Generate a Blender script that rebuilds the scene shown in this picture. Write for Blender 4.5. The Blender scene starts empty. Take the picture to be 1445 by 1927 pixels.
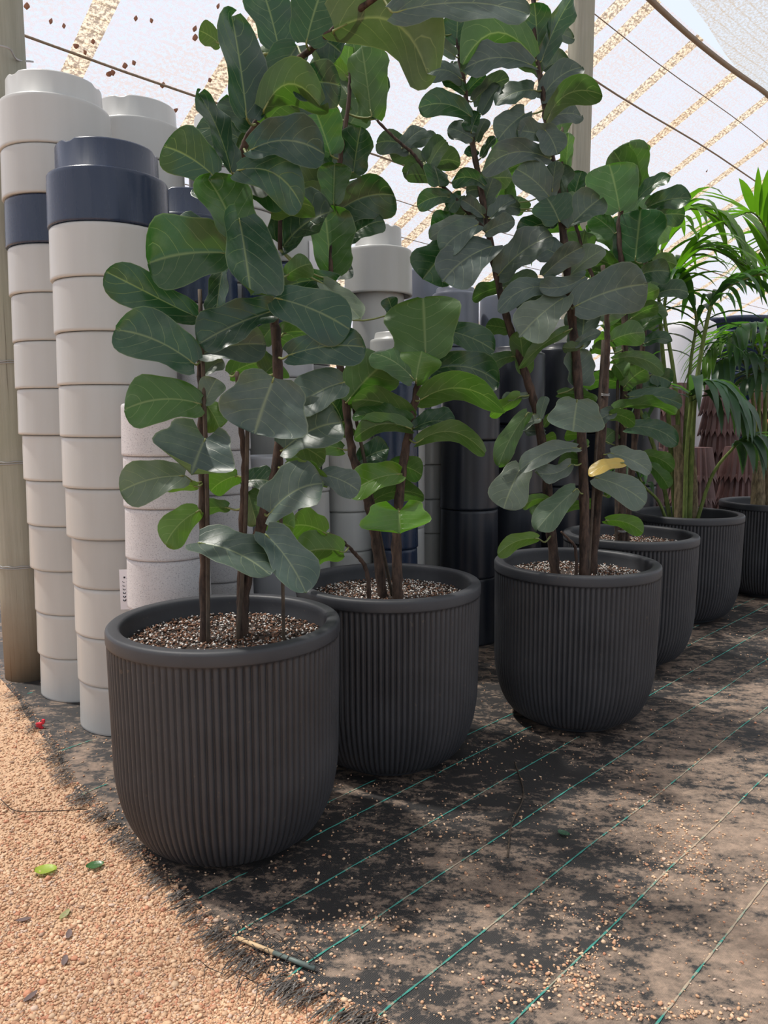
import bpy, math, random
import numpy as np
from mathutils import Vector, noise as mnoise

# ------------------------------------------------------------------ camera, world, sun, exposure
scene = bpy.context.scene
COL = scene.collection
random.seed(7)
RNG = np.random.default_rng(11)
FPX, CX, CY, PITCH, CAMH = 1448.0, 722.5, 963.5, math.radians(7.0), 1.12
cam_d = bpy.data.cameras.new('camera')
cam = bpy.data.objects.new('camera', cam_d)
COL.objects.link(cam)
cam.location = (0, 0, CAMH)
cam.rotation_euler = (math.pi / 2 - PITCH, 0, 0)
cam_d.sensor_fit = 'VERTICAL'
cam_d.sensor_height = 36.0
cam_d.lens = 36.0 * FPX / 1927.0
cam_d.clip_end = 300
scene.camera = cam

world = bpy.data.worlds.new('sky')
scene.world = world
world.use_nodes = True
wb = world.node_tree.nodes['Background']
wb.inputs['Color'].default_value = (0.80, 0.88, 1.0, 1)
wb.inputs['Strength'].default_value = 0.78

sun_d = bpy.data.lights.new('sun_offscreen', 'SUN')
sun_d.energy = 6.2
sun_d.angle = math.radians(3.0)
sun_d.color = (1.0, 0.95, 0.87)
sun = bpy.data.objects.new('sun_offscreen', sun_d)
COL.objects.link(sun)
SUN_AZ, SUN_EL = math.radians(-70), math.radians(64)
sv = Vector((math.sin(SUN_AZ) * math.cos(SUN_EL), math.cos(SUN_AZ) * math.cos(SUN_EL), math.sin(SUN_EL)))
sun.rotation_euler = sv.to_track_quat('Z', 'Y').to_euler()
sun.location = sv * 20

vs = scene.view_settings
vs.view_transform = 'Standard'
vs.look = 'None'
vs.gamma = 1.0
vs.use_curve_mapping = False
vs.exposure = 0.44

# ------------------------------------------------------------------ camera geometry helpers
CAM = np.array([0, 0, CAMH])
FW = np.array([0, math.cos(PITCH), -math.sin(PITCH)])
UP = np.array([0, math.sin(PITCH), math.cos(PITCH)])
RT = np.array([1.0, 0, 0])


def ray(px, py):
    return FW + (px - CX) / FPX * RT - (py - CY) / FPX * UP


def at(px, py, depth):
    return CAM + depth * ray(px, py)


def at_y(px, py, Y):
    r = ray(px, py)
    return CAM + r * (Y / r[1])


def ground(px, py):
    r = ray(px, py)
    return CAM + r * (-CAMH / r[2])


def depth_of(P):
    return float((np.array(P) - CAM) @ FW)


AZ = math.radians(44)
U = np.array([math.sin(AZ), math.cos(AZ), 0])          # direction of the rows of pots, wires and posts
NN = np.array([-math.cos(AZ), math.sin(AZ), 0])        # away from the camera, across the rows


# ------------------------------------------------------------------ materials
class NT:
    def __init__(self, name):
        self.m = bpy.data.materials.new(name)
        self.m.use_nodes = True
        self.t = self.m.node_tree
        self.t.nodes.clear()
        self.out = self.n('ShaderNodeOutputMaterial')

    def n(self, typ, **kw):
        x = self.t.nodes.new(typ)
        for k, v in kw.items():
            setattr(x, k, v)
        return x

    def l(self, a, b):
        self.t.links.new(a, b)

    def val(self, sock, v):
        if hasattr(v, 'is_output'):
            self.l(v, sock)
        else:
            sock.default_value = v

    def math(self, op, a, b=None, c=None, clamp=False):
        x = self.n('ShaderNodeMath', operation=op, use_clamp=clamp)
        self.val(x.inputs[0], a)
        if b is not None:
            self.val(x.inputs[1], b)
        if c is not None:
            self.val(x.inputs[2], c)
        return x.outputs[0]

    def mix(self, f, a, b, blend='MIX'):
        x = self.n('ShaderNodeMix', data_type='RGBA', blend_type=blend)
        self.val(x.inputs[0], f)
        self.val(x.inputs[6], a if hasattr(a, 'is_output') else (*a[:3], 1))
        self.val(x.inputs[7], b if hasattr(b, 'is_output') else (*b[:3], 1))
        return x.outputs[2]

    def noise(self, vec, scale, detail=3, rough=0.55, out='Fac'):
        x = self.n('ShaderNodeTexNoise')
        self.val(x.inputs['Vector'], vec)
        x.inputs['Scale'].default_value = scale
        x.inputs['Detail'].default_value = detail
        x.inputs['Roughness'].default_value = rough
        return x.outputs[out]

    def ramp(self, fac, *stops):
        x = self.n('ShaderNodeValToRGB')
        e = x.color_ramp.elements
        while len(e) < len(stops):
            e.new(0.5)
        for i, (p, c) in enumerate(stops):
            e[i].position = p
            e[i].color = (c, c, c, 1) if isinstance(c, (int, float)) else (*c[:3], 1)
        self.val(x.inputs[0], fac)
        return x.outputs[0]

    def coord(self, which='Object'):
        return self.n('ShaderNodeTexCoord').outputs[which]

    def mapping(self, vec, scale=(1, 1, 1), rot=(0, 0, 0)):
        x = self.n('ShaderNodeMapping')
        self.val(x.inputs['Vector'], vec)
        x.inputs['Scale'].default_value = scale
        x.inputs['Rotation'].default_value = rot
        return x.outputs[0]

    def bump(self, h, strength=0.3, dist=0.01):
        x = self.n('ShaderNodeBump')
        x.inputs['Strength'].default_value = strength
        x.inputs['Distance'].default_value = dist
        self.val(x.inputs['Height'], h)
        return x.outputs[0]

    def bsdf(self, color, rough=0.5, normal=None, spec=0.5, metal=0.0, link=True):
        b = self.n('ShaderNodeBsdfPrincipled')
        self.val(b.inputs['Base Color'], color if hasattr(color, 'is_output') else (*color[:3], 1))
        self.val(b.inputs['Roughness'], rough)
        b.inputs['Specular IOR Level'].default_value = spec
        b.inputs['Metallic'].default_value = metal
        if normal is not None:
            self.l(normal, b.inputs['Normal'])
        if link:
            self.l(b.outputs[0], self.out.inputs[0])
        return b


def m_plain(name, c, rough=0.5, var=0.08, scale=6.0, spec=0.5, stretch=(1, 1, 1), bump=0.0):
    k = NT(name)
    v = k.mapping(k.coord(), stretch)
    f = k.noise(v, scale, 4)
    col = k.mix(f, tuple(x * (1 - var) for x in c), tuple(min(1, x * (1 + var)) for x in c))
    nrm = k.bump(k.noise(v, scale * 12, 3), bump, 0.004) if bump else None
    k.bsdf(col, rough, nrm, spec)
    return k.m


def m_pot_plastic(name, c, rough, dirt, streak=0.25):
    """smooth moulded plastic with faint vertical water streaks"""
    k = NT(name)
    co = k.coord()
    inf = k.n('ShaderNodeObjectInfo')
    off = k.n('ShaderNodeVectorMath', operation='ADD')
    k.l(co, off.inputs[0])
    rv = k.n('ShaderNodeCombineXYZ')
    k.l(k.math('MULTIPLY', inf.outputs['Random'], 40.0), rv.inputs[0])
    k.l(rv.outputs[0], off.inputs[1])
    st = k.noise(k.mapping(off.outputs[0], (9, 9, 0.7)), 3.0, 4)
    cl = k.noise(off.outputs[0], 5.0, 4)
    f = k.ramp(k.math('ADD', k.math('MULTIPLY', st, 0.6), k.math('MULTIPLY', cl, 0.4)), (0.38, 0.0), (0.66, 1.0))
    col = k.mix(k.math('MULTIPLY', f, streak), c, dirt)
    tint = k.math('ADD', 0.93, k.math('MULTIPLY', inf.outputs['Random'], 0.12))
    hs = k.n('ShaderNodeHueSaturation')
    k.l(col, hs.inputs['Color'])
    k.l(tint, hs.inputs['Value'])
    k.bsdf(hs.outputs[0], k.math('ADD', rough, k.math('MULTIPLY', f, 0.15)), None, 0.5)
    return k.m


M = {}
M['cream'] = m_pot_plastic('cream_plastic', (0.44, 0.445, 0.435), 0.28, (0.36, 0.355, 0.335))
M['navy'] = m_pot_plastic('navy_plastic', (0.014, 0.027, 0.064), 0.22, (0.055, 0.07, 0.10), 0.3)
M['grey'] = m_pot_plastic('slate_grey_plastic', (0.16, 0.18, 0.23), 0.28, (0.26, 0.27, 0.30), 0.3)
M['black'] = m_pot_plastic('near_black_plastic', (0.010, 0.013, 0.021), 0.28, (0.035, 0.037, 0.045), 0.35)
M['palegrey'] = m_pot_plastic('pale_grey_plastic', (0.42, 0.43, 0.46), 0.35, (0.33, 0.33, 0.35))
M['terracotta'] = m_plain('terracotta', (0.36, 0.13, 0.07), 0.7, 0.2, 8)


def m_terrazzo():
    k = NT('speckled_stone_plastic')
    co = k.coord()
    a = k.noise(k.mapping(co, (1, 1, 1.4)), 210, 2, 0.6)
    b = k.noise(co, 330, 1, 0.5)
    col = k.mix(k.ramp(a, (0.56, 0.0), (0.66, 1.0)), (0.52, 0.51, 0.525), (0.33, 0.32, 0.345))
    col = k.mix(k.ramp(b, (0.62, 0.0), (0.7, 0.6)), col, (0.68, 0.65, 0.65))
    k.bsdf(col, 0.6, k.bump(a, 0.15, 0.002))
    return k.m


M['speckled'] = m_terrazzo()


def m_ribbed():
    k = NT('dark_ribbed_fibre_clay')
    co = k.coord()
    a = k.noise(co, 6, 5)
    b = k.noise(co, 130, 3)
    col = k.mix(k.ramp(a, (0.35, 0.0), (0.7, 1.0)), (0.022, 0.024, 0.029), (0.038, 0.040, 0.046))
    spk = k.ramp(k.noise(co, 60, 2, 0.5), (0.70, 0.0), (0.76, 0.7))
    col = k.mix(k.math('MULTIPLY', spk, 0.35), col, (0.16, 0.12, 0.08))
    k.bsdf(col, k.math('ADD', 0.42, k.math('MULTIPLY', a, 0.25)), k.bump(b, 0.12, 0.002), 0.5)
    return k.m


M['ribbed'] = m_ribbed()


def m_leaf(name, dusty):
    """leaf: colour from the object, pale veins along the leaf's own uv, thin and translucent"""
    k = NT(name)
    uv = k.n('ShaderNodeUVMap', uv_map='UVMap').outputs[0]
    sp = k.n('ShaderNodeSeparateXYZ')
    k.l(uv, sp.inputs[0])
    x = k.math('MULTIPLY', k.math('ABSOLUTE', k.math('SUBTRACT', sp.outputs[0], 0.5)), 2.0)
    y = sp.outputs[1]
    mid = k.math('SUBTRACT', 1.0, k.math('MULTIPLY', x, 17.0), clamp=True)
    wob = k.math('MULTIPLY', k.noise(k.coord(), 14, 2), 0.7)
    ph = k.math('ADD', wob, k.math('SUBTRACT', k.math('MULTIPLY', y, 5.4), k.math('MULTIPLY', k.math('POWER', x, 1.35), 1.9)))
    fr = k.math('ABSOLUTE', k.math('SUBTRACT', k.math('FRACT', ph), 0.5))
    lat = k.math('MULTIPLY', k.math('SUBTRACT', 1.0, k.math('MULTIPLY', fr, 26.0), clamp=True),
                 k.math('SUBTRACT', 1.05, k.math('POWER', x, 3.0), clamp=True))
    ph2 = k.math('ADD', k.math('MULTIPLY', y, 26.0), k.math('MULTIPLY', x, 9.0))
    fr2 = k.math('ABSOLUTE', k.math('SUBTRACT', k.math('FRACT', ph2), 0.5))
    fine = k.math('MULTIPLY', k.math('SUBTRACT', 1.0, k.math('MULTIPLY', fr2, 9.0), clamp=True), 0.05)
    edge = k.math('MULTIPLY', k.math('SUBTRACT', x, 0.955, clamp=True), 14.0)
    vein = k.math('MAXIMUM', k.math('MAXIMUM', mid, k.math('MULTIPLY', lat, 0.8)), k.math('MAXIMUM', fine, edge), clamp=True)
    inf = k.n('ShaderNodeObjectInfo')
    geo = k.n('ShaderNodeNewGeometry')
    base = inf.outputs['Color']
    co = k.coord()
    bl = k.noise(co, 9, 4)
    base = k.mix(k.math('MULTIPLY', bl, 0.55), base, k.mix(1.0, base, (0.42, 0.46, 0.50), 'MULTIPLY'))
    if dusty:
        du = k.ramp(k.noise(co, 16, 5, 0.6), (0.30, 0.15), (0.72, 0.85))
        base = k.mix(k.math('MULTIPLY', du, 0.36), base, (0.20, 0.23, 0.22))
    else:
        du = k.ramp(k.noise(co, 14, 5, 0.6), (0.5, 0.0), (0.78, 0.6))
        base = k.mix(k.math('MULTIPLY', du, 0.35), base, (0.20, 0.24, 0.20))
    under = k.mix(0.38, base, (0.080, 0.135, 0.038))
    col = k.mix(geo.outputs['Backfacing'], base, under)
    vcol = k.mix(0.35, base, (0.42, 0.47, 0.24))
    col = k.mix(k.math('MULTIPLY', vein, 0.8), col, vcol)
    hgt = k.math('ADD', k.math('MULTIPLY', vein, -0.7), k.noise(co, 30, 3))
    rough = k.math('ADD', 0.42 if dusty else 0.26, k.math('MULTIPLY', geo.outputs['Backfacing'], 0.2))
    b = k.bsdf(col, rough, k.bump(hgt, 0.22, 0.004), 0.5, link=False)
    tr = k.n('ShaderNodeBsdfTranslucent')
    tc = k.mix(1.0, col, (1.6, 2.15, 0.65), 'MULTIPLY')
    k.l(tc, tr.inputs[0])
    mx = k.n('ShaderNodeMixShader')
    mx.inputs[0].default_value = 0.16 if dusty else 0.27
    k.l(b.outputs[0], mx.inputs[1])
    k.l(tr.outputs[0], mx.inputs[2])
    k.l(mx.outputs[0], k.out.inputs[0])
    return k.m


M['leaf'] = m_leaf('fig_leaf', False)
M['dustyleaf'] = m_leaf('dusty_fig_leaf', True)


def m_palm():
    k = NT('palm_leaflet')
    inf = k.n('ShaderNodeObjectInfo')
    co = k.coord()
    col = k.mix(k.noise(co, 12, 3), inf.outputs['Color'], k.mix(1.0, inf.outputs['Color'], (0.6, 0.7, 0.8), 'MULTIPLY'))
    b = k.bsdf(col, 0.34, None, 0.5, link=False)
    tr = k.n('ShaderNodeBsdfTranslucent')
    k.l(k.mix(1.0, col, (2.3, 2.9, 0.7), 'MULTIPLY'), tr.inputs[0])
    mx = k.n('ShaderNodeMixShader')
    mx.inputs[0].default_value = 0.4
    k.l(b.outputs[0], mx.inputs[1])
    k.l(tr.outputs[0], mx.inputs[2])
    k.l(mx.outputs[0], k.out.inputs[0])
    return k.m


M['palm'] = m_palm()


def m_bark(name, c1, c2):
    k = NT(name)
    co = k.coord()
    a = k.noise(k.mapping(co, (1, 1, 0.25)), 60, 5, 0.65)
    col = k.mix(k.ramp(a, (0.35, 0.0), (0.68, 1.0)), c1, c2)
    k.bsdf(col, 0.8, k.bump(a, 0.8, 0.006), 0.3)
    return k.m


M['bark'] = m_bark('fig_bark', (0.018, 0.012, 0.010), (0.095, 0.060, 0.044))
M['greenstem'] = m_bark('palm_stem', (0.07, 0.11, 0.025), (0.17, 0.21, 0.06))
M['palmtrunk'] = m_bark('palm_trunk', (0.06, 0.045, 0.025), (0.24, 0.19, 0.11))
M['stake'] = m_bark('stake_wood', (0.035, 0.026, 0.02), (0.10, 0.075, 0.055))
M['petiole'] = m_plain('petiole', (0.16, 0.19, 0.06), 0.5, 0.2, 30)


def m_timber():
    k = NT('weathered_timber')
    co = k.coord()
    g = k.noise(k.mapping(co, (14, 14, 0.5)), 4, 6, 0.65)
    s = k.noise(co, 2.2, 4)
    col = k.mix(g, (0.19, 0.185, 0.145), (0.40, 0.39, 0.33))
    col = k.mix(k.ramp(s, (0.45, 0.0), (0.7, 0.7)), col, (0.26, 0.27, 0.20))
    ck = k.ramp(k.noise(k.mapping(co, (22, 22, 0.35)), 3, 3), (0.31, 1.0), (0.36, 0.0))
    col = k.mix(k.math('MULTIPLY', ck, 0.7), col, (0.06, 0.045, 0.03))
    pz = k.n('ShaderNodeSeparateXYZ')
    k.l(co, pz.inputs[0])
    # soil stain with a ragged edge near the foot of the post
    lo = k.math('SUBTRACT', k.math('ADD', 0.62, k.math('MULTIPLY', k.noise(co, 7, 4), 0.5)), k.math('MULTIPLY', pz.outputs[2], 1.5), clamp=True)
    col = k.mix(k.math('MULTIPLY', lo, 0.8), col, (0.17, 0.105, 0.06))
    k.bsdf(col, 0.8, k.bump(g, 0.4, 0.005), 0.2)
    return k.m


M['timber'] = m_timber()
M['wire'] = m_plain('galvanised_wire', (0.30, 0.30, 0.30), 0.35, 0.1, 10)
M['cable'] = m_plain('net_cable', (0.20, 0.15, 0.10), 0.7, 0.2, 10)


def m_net(name, see, tint, dens):
    """woven shade cloth: see-through gaps between pale threads"""
    k = NT(name)
    uv = k.n('ShaderNodeUVMap', uv_map='UVMap').outputs[0]
    sp = k.noise(k.mapping(uv, (1.0, 0.6, 1)), 44, 2, 0.7)
    sp2 = k.noise(uv, 110, 1, 0.5)
    lin = k.n('ShaderNodeTexWave', wave_type='BANDS', bands_direction='X')
    k.val(lin.inputs['Vector'], uv)
    lin.inputs['Scale'].default_value = 3.2
    lin.inputs['Distortion'].default_value = 0.8
    lin.inputs['Detail'].default_value = 2
    lin.inputs['Detail Scale'].default_value = 0.6
    ln = k.math('MULTIPLY', k.ramp(lin.outputs['Fac'], (0.0, 1.0), (0.09, 0.0)), 0.4)
    big = k.noise(uv, 0.8, 3)
    f = k.ramp(k.math('ADD', k.math('MULTIPLY', sp, 0.75), k.math('MULTIPLY', sp2, 0.25)), (0.43, 0.0), (0.57, 1.0))
    gap = k.math('SUBTRACT', k.math('ADD', see - dens * 0.5, k.math('MULTIPLY', f, dens)), ln, clamp=True)
    col = k.mix(k.ramp(big, (0.4, 0.0), (0.65, 1.0)), tint, tuple(t * w for t, w in zip(tint, (1.0, 0.93, 0.85))))
    tp = k.n('ShaderNodeBsdfTransparent')
    tl = k.n('ShaderNodeBsdfTranslucent')
    k.l(col, tl.inputs[0])
    df = k.n('ShaderNodeBsdfDiffuse')
    k.l(col, df.inputs[0])
    m1 = k.n('ShaderNodeMixShader')
    m1.inputs[0].default_value = 0.35
    k.l(tl.outputs[0], m1.inputs[1])
    k.l(df.outputs[0], m1.inputs[2])
    m2 = k.n('ShaderNodeMixShader')
    k.l(gap, m2.inputs[0])
    k.l(m1.outputs[0], m2.inputs[1])
    k.l(tp.outputs[0], m2.inputs[2])
    k.l(m2.outputs[0], k.out.inputs[0])
    return k.m


M['net'] = m_net('shade_net', 0.50, (0.37, 0.36, 0.405), 0.95)
M['roofnet'] = m_net('roof_shade_net', 0.55, (0.30, 0.28, 0.26), 0.7)
M['band'] = m_net('tan_net_band', 0.13, (0.60, 0.50, 0.365), 0.10)


def m_gravelbed():
    k = NT('sandy_gravel_bed')
    co = k.coord()
    v = k.n('ShaderNodeTexVoronoi')
    k.l(co, v.inputs['Vector'])
    v.inputs['Scale'].default_value = 120
    col = k.mix(v.outputs['Color'], (0.46, 0.28, 0.17), (0.66, 0.44, 0.29))
    col = k.mix(k.noise(co, 3, 4), col, (0.56, 0.38, 0.25))
    k.bsdf(col, 0.9, k.bump(v.outputs['Distance'], 0.7, 0.008), 0.2)
    return k.m


M['gravelbed'] = m_gravelbed()


def m_stone():
    k = NT('gravel_stone')
    a = k.n('ShaderNodeVertexColor', layer_name='tone')
    k.bsdf(k.mix(k.noise(k.coord(), 300, 2), a.outputs[0], k.mix(1.0, a.outputs[0], (0.8, 0.75, 0.7), 'MULTIPLY')), 0.8, None, 0.3)
    return k.m


M['stone'] = m_stone()


def dust_factor(k, co):
    big = k.noise(co, 1.6, 4, 0.6)
    mid = k.noise(k.mapping(co, (1.0, 1.9, 1), (0, 0, AZ)), 11, 8, 0.74)
    fin = k.noise(co, 80, 4, 0.7)
    s = k.math('ADD', k.math('MULTIPLY', big, 0.34), k.math('ADD', k.math('MULTIPLY', mid, 0.46), k.math('MULTIPLY', fin, 0.20)))
    gr = k.n('ShaderNodeVectorMath', operation='DOT_PRODUCT')
    k.val(gr.inputs[0], co)
    gr.inputs[1].default_value = tuple(NN)
    walk = k.math('MULTIPLY', k.math('SUBTRACT', 1.35, gr.outputs['Value']), 0.12)
    s = k.math('ADD', k.math('MULTIPLY', k.math('SUBTRACT', s, 0.5), 2.3), k.math('ADD', 0.5, k.math('MINIMUM', k.math('MAXIMUM', walk, 0.0), 0.15)))
    return k.ramp(s, (0.50, 0.0), (0.58, 0.42), (0.78, 0.92))


def m_mat():
    k = NT('woven_weed_mat')
    co = k.coord()
    d = dust_factor(k, co)
    r = k.mapping(co, (1, 1, 1), (0, 0, AZ))
    w1 = k.n('ShaderNodeTexWave', wave_type='BANDS', bands_direction='X')
    k.l(r, w1.inputs['Vector'])
    w1.inputs['Scale'].default_value = 95
    w2 = k.n('ShaderNodeTexWave', wave_type='BANDS', bands_direction='Y')
    k.l(r, w2.inputs['Vector'])
    w2.inputs['Scale'].default_value = 95
    wv = k.math('ADD', w1.outputs['Fac'], w2.outputs['Fac'])
    blk = k.mix(wv, (0.012, 0.012, 0.013), (0.034, 0.032, 0.032))
    dus = k.mix(k.noise(co, 35, 4), (0.21, 0.155, 0.12), (0.44, 0.32, 0.24))
    col = k.mix(d, blk, dus)
    k.bsdf(col, k.math('ADD', 0.5, k.math('MULTIPLY', d, 0.4)), k.bump(k.math('ADD', k.math('MULTIPLY', wv, 0.4), d), 0.35, 0.004), 0.35)
    return k.m


def m_thread():
    k = NT('green_guide_thread')
    co = k.coord()
    d = dust_factor(k, co)
    col = k.mix(k.ramp(d, (0.22, 0.0), (0.62, 0.93)), (0.045, 0.23, 0.19), (0.40, 0.30, 0.22))
    k.bsdf(col, 0.7, None, 0.3)
    return k.m


M['mat'] = m_mat()
M['thread'] = m_thread()
M['fringe'] = m_plain('frayed_plastic', (0.085, 0.077, 0.072), 0.4, 0.5, 40)
M['fibre'] = m_plain('black_fibre', (0.015, 0.013, 0.014), 0.5, 0.2, 40)
M['bark_chip'] = m_plain('bark_chip', (0.20, 0.10, 0.06), 0.85, 0.5, 60)
M['dark_chip'] = m_plain('dark_compost', (0.035, 0.022, 0.016), 0.9, 0.4, 60)
M['perlite'] = m_plain('perlite', (0.74, 0.71, 0.67), 0.9, 0.1, 60)
M['red'] = m_plain('red_plastic', (0.65, 0.03, 0.05), 0.4, 0.1, 20)
M['white'] = m_plain('white_card', (0.74, 0.72, 0.76), 0.5, 0.03, 10)
M['ink'] = m_plain('black_ink', (0.012, 0.012, 0.02), 0.5, 0.05, 10)
M['bamboo'] = m_plain('bare_cane', (0.60, 0.42, 0.24), 0.6, 0.2, 20)
M['cane_green'] = m_plain('coated_cane', (0.10, 0.13, 0.12), 0.5, 0.2, 20)
M['maroon'] = m_plain('maroon_plastic', (0.105, 0.048, 0.044), 0.5, 0.25, 8)
M['jerry'] = m_plain('white_drum_plastic', (0.66, 0.67, 0.72), 0.4, 0.05, 4)
M['drybrown'] = m_plain('dry_leaf_brown', (0.30, 0.15, 0.10), 0.8, 0.3, 20)
M['flake'] = m_plain('bark_flake', (0.13, 0.09, 0.085), 0.8, 0.3, 40)
M['leafbed'] = m_plain('fallen_leaf', (0.3, 0.4, 0.08), 0.5, 0.2, 20)


# ------------------------------------------------------------------ mesh helpers
def mesh(name, verts, faces, mats, uv=None, smooth=True, midx=None):
    me = bpy.data.meshes.new(name)
    me.from_pydata([tuple(map(float, v)) for v in verts], [], faces)
    for m in (mats if isinstance(mats, (list, tuple)) else [mats]):
        me.materials.append(M[m] if isinstance(m, str) else m)
    if smooth:
        me.polygons.foreach_set('use_smooth', [True] * len(me.polygons))
    if midx is not None:
        me.polygons.foreach_set('material_index', midx)
    if uv is not None:
        ul = me.uv_layers.new(name='UVMap')
        li = np.empty(len(me.loops), dtype=np.int32)
        me.loops.foreach_get('vertex_index', li)
        ul.data.foreach_set('uv', np.asarray(uv, dtype=np.float32)[li].ravel())
    me.update()
    return me


def link(name, me, loc=(0, 0, 0), parent=None, rz=0.0):
    o = bpy.data.objects.new(name, me)
    COL.objects.link(o)
    o.location = [float(c) for c in loc]
    o.rotation_euler = (0, 0, rz)
    if parent is not None:
        o.parent = parent
    return o


def tag(o, label=None, cat=None, group=None, kind=None):
    for k, v in (('label', label), ('category', cat), ('group', group), ('kind', kind)):
        if v:
            o[k] = v
    return o


def empty(name, loc, label=None, cat=None, group=None):
    return tag(link(name, None, loc), label, cat, group)


def lathe(profile, seg=48, close=False):
    """profile: list of (r, z); returns verts, faces"""
    v, f = [], []
    n = len(profile)
    for i in range(seg):
        a = 2 * math.pi * i / seg
        for r, z in profile:
            v.append((r * math.cos(a), r * math.sin(a), z))
    for i in range(seg):
        j = (i + 1) % seg
        for k in range(n - 1 + (1 if close else 0)):
            k2 = (k + 1) % n
            f.append((i * n + k, j * n + k, j * n + k2, i * n + k2))
    return v, f


def tube(pts, radii, seg=8, cap=True):
    pts = [np.array(p, float) for p in pts]
    n = len(pts)
    if not hasattr(radii, '__len__'):
        radii = [radii] * n
    v, f = [], []
    ref = np.array([0.31, 0.87, 0.12])
    for i, p in enumerate(pts):
        t = pts[min(i + 1, n - 1)] - pts[max(i - 1, 0)]
        t = t / (np.linalg.norm(t) + 1e-9)
        a = np.cross(t, ref)
        a /= np.linalg.norm(a) + 1e-9
        b = np.cross(t, a)
        for k in range(seg):
            an = 2 * math.pi * k / seg
            v.append(p + radii[i] * (math.cos(an) * a + math.sin(an) * b))
    for i in range(n - 1):
        for k in range(seg):
            k2 = (k + 1) % seg
            f.append((i * seg + k, i * seg + k2, (i + 1) * seg + k2, (i + 1) * seg + k))
    if cap:
        f.append(tuple(range(seg))[::-1])
        f.append(tuple((n - 1) * seg + k for k in range(seg)))
    return v, f


def join(parts):
    v, f = [], []
    for pv, pf in parts:
        o = len(v)
        v.extend(pv)
        f.extend([tuple(i + o for i in q) for q in pf])
    return v, f


def spline(pts, per=6):
    """Catmull-Rom through points"""
    P = [np.array(p, float) for p in pts]
    P = [2 * P[0] - P[1]] + P + [2 * P[-1] - P[-2]]
    out = []
    for i in range(1, len(P) - 2):
        for k in range(per):
            t = k / per
            a, b, c, d = P[i - 1], P[i], P[i + 1], P[i + 2]
            out.append(0.5 * ((2 * b) + (c - a) * t + (2 * a - 5 * b + 4 * c - d) * t * t + (3 * b - a - 3 * c + d) * t ** 3))
    out.append(P[-2])
    return out


def box(cx, cy, cz, sx, sy, sz):
    v = [(cx + a * sx / 2, cy + b * sy / 2, cz + c * sz / 2) for a in (-1, 1) for b in (-1, 1) for c in (-1, 1)]
    f = [(0, 1, 3, 2), (4, 6, 7, 5), (0, 4, 5, 1), (2, 3, 7, 6), (0, 2, 6, 4), (1, 5, 7, 3)]
    return v, f


ICO_V = None


def ico():
    t = (1 + 5 ** .5) / 2
    v = np.array([(-1, t, 0), (1, t, 0), (-1, -t, 0), (1, -t, 0), (0, -1, t), (0, 1, t), (0, -1, -t), (0, 1, -t),
                  (t, 0, -1), (t, 0, 1), (-t, 0, -1), (-t, 0, 1)], float)
    v /= np.linalg.norm(v[0])
    f = np.array([(0, 11, 5), (0, 5, 1), (0, 1, 7), (0, 7, 10), (0, 10, 11), (1, 5, 9), (5, 11, 4), (11, 10, 2), (10, 7, 6), (7, 1, 8),
                  (3, 9, 4), (3, 4, 2), (3, 2, 6), (3, 6, 8), (3, 8, 9), (4, 9, 5), (2, 4, 11), (6, 2, 10), (8, 6, 7), (9, 8, 1)])
    return v, f


OCT_V = np.array([(1, 0, 0), (-1, 0, 0), (0, 1, 0), (0, -1, 0), (0, 0, 1), (0, 0, -1)], float)
OCT_F = np.array([(0, 2, 4), (2, 1, 4), (1, 3, 4), (3, 0, 4), (2, 0, 5), (1, 2, 5), (3, 1, 5), (0, 3, 5)])


def scatter(name, pos, size, flat, mats, tones=None, midx=None, shape='ico'):
    """many small lumps in one mesh"""
    bv, bf = ico() if shape == 'ico' else (OCT_V, OCT_F)
    n = len(pos)
    jit = 1 + RNG.uniform(-0.28, 0.28, (n, len(bv), 1))
    ax = RNG.uniform(0.7, 1.35, (n, 1, 3)) * size[:, None, None]
    ax[:, :, 2] *= flat
    v = bv[None] * jit * ax
    a = RNG.uniform(0, 6.283, n)
    tl = RNG.uniform(-0.6, 0.6, n)
    c, s = np.cos(tl)[:, None], np.sin(tl)[:, None]
    y, z = v[:, :, 1] * c - v[:, :, 2] * s, v[:, :, 1] * s + v[:, :, 2] * c
    v = np.stack([v[:, :, 0], y, z], 2)
    c, s = np.cos(a)[:, None], np.sin(a)[:, None]
    x, y = v[:, :, 0] * c - v[:, :, 1] * s, v[:, :, 0] * s + v[:, :, 1] * c
    v = np.stack([x, y, v[:, :, 2]], 2) + np.asarray(pos)[:, None, :]
    f = (bf[None] + (np.arange(n) * len(bv))[:, None, None]).reshape(-1, 3)
    V = v.reshape(-1, 3)
    me = bpy.data.meshes.new(name)
    me.vertices.add(len(V))
    me.vertices.foreach_set('co', V.astype(np.float32).ravel())
    me.loops.add(f.size)
    me.loops.foreach_set('vertex_index', f.astype(np.int32).ravel())
    me.polygons.add(len(f))
    me.polygons.foreach_set('loop_start', np.arange(0, f.size, 3, dtype=np.int32))
    for m in mats:
        me.materials.append(M[m])
    if midx is not None:
        me.polygons.foreach_set('material_index', np.repeat(midx, len(bf)).astype(np.int32))
    if tones is not None:
        ca = me.color_attributes.new('tone', 'FLOAT_COLOR', 'POINT')
        t4 = np.concatenate([tones, np.ones((n, 1))], 1)
        ca.data.foreach_set('color', np.repeat(t4, len(bv), 0).astype(np.float32).ravel())
    me.update(calc_edges=True)
    me.validate()
    return me


# ------------------------------------------------------------------ the ground
me = mesh('floor', [(-30, -6, 0), (40, -6, 0), (40, 60, 0), (-30, 60, 0)], [(0, 1, 2, 3)], 'gravelbed', smooth=False)
tag(link('floor', me), 'sandy orange gravel ground of the nursery yard', None, None, 'structure')

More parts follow.
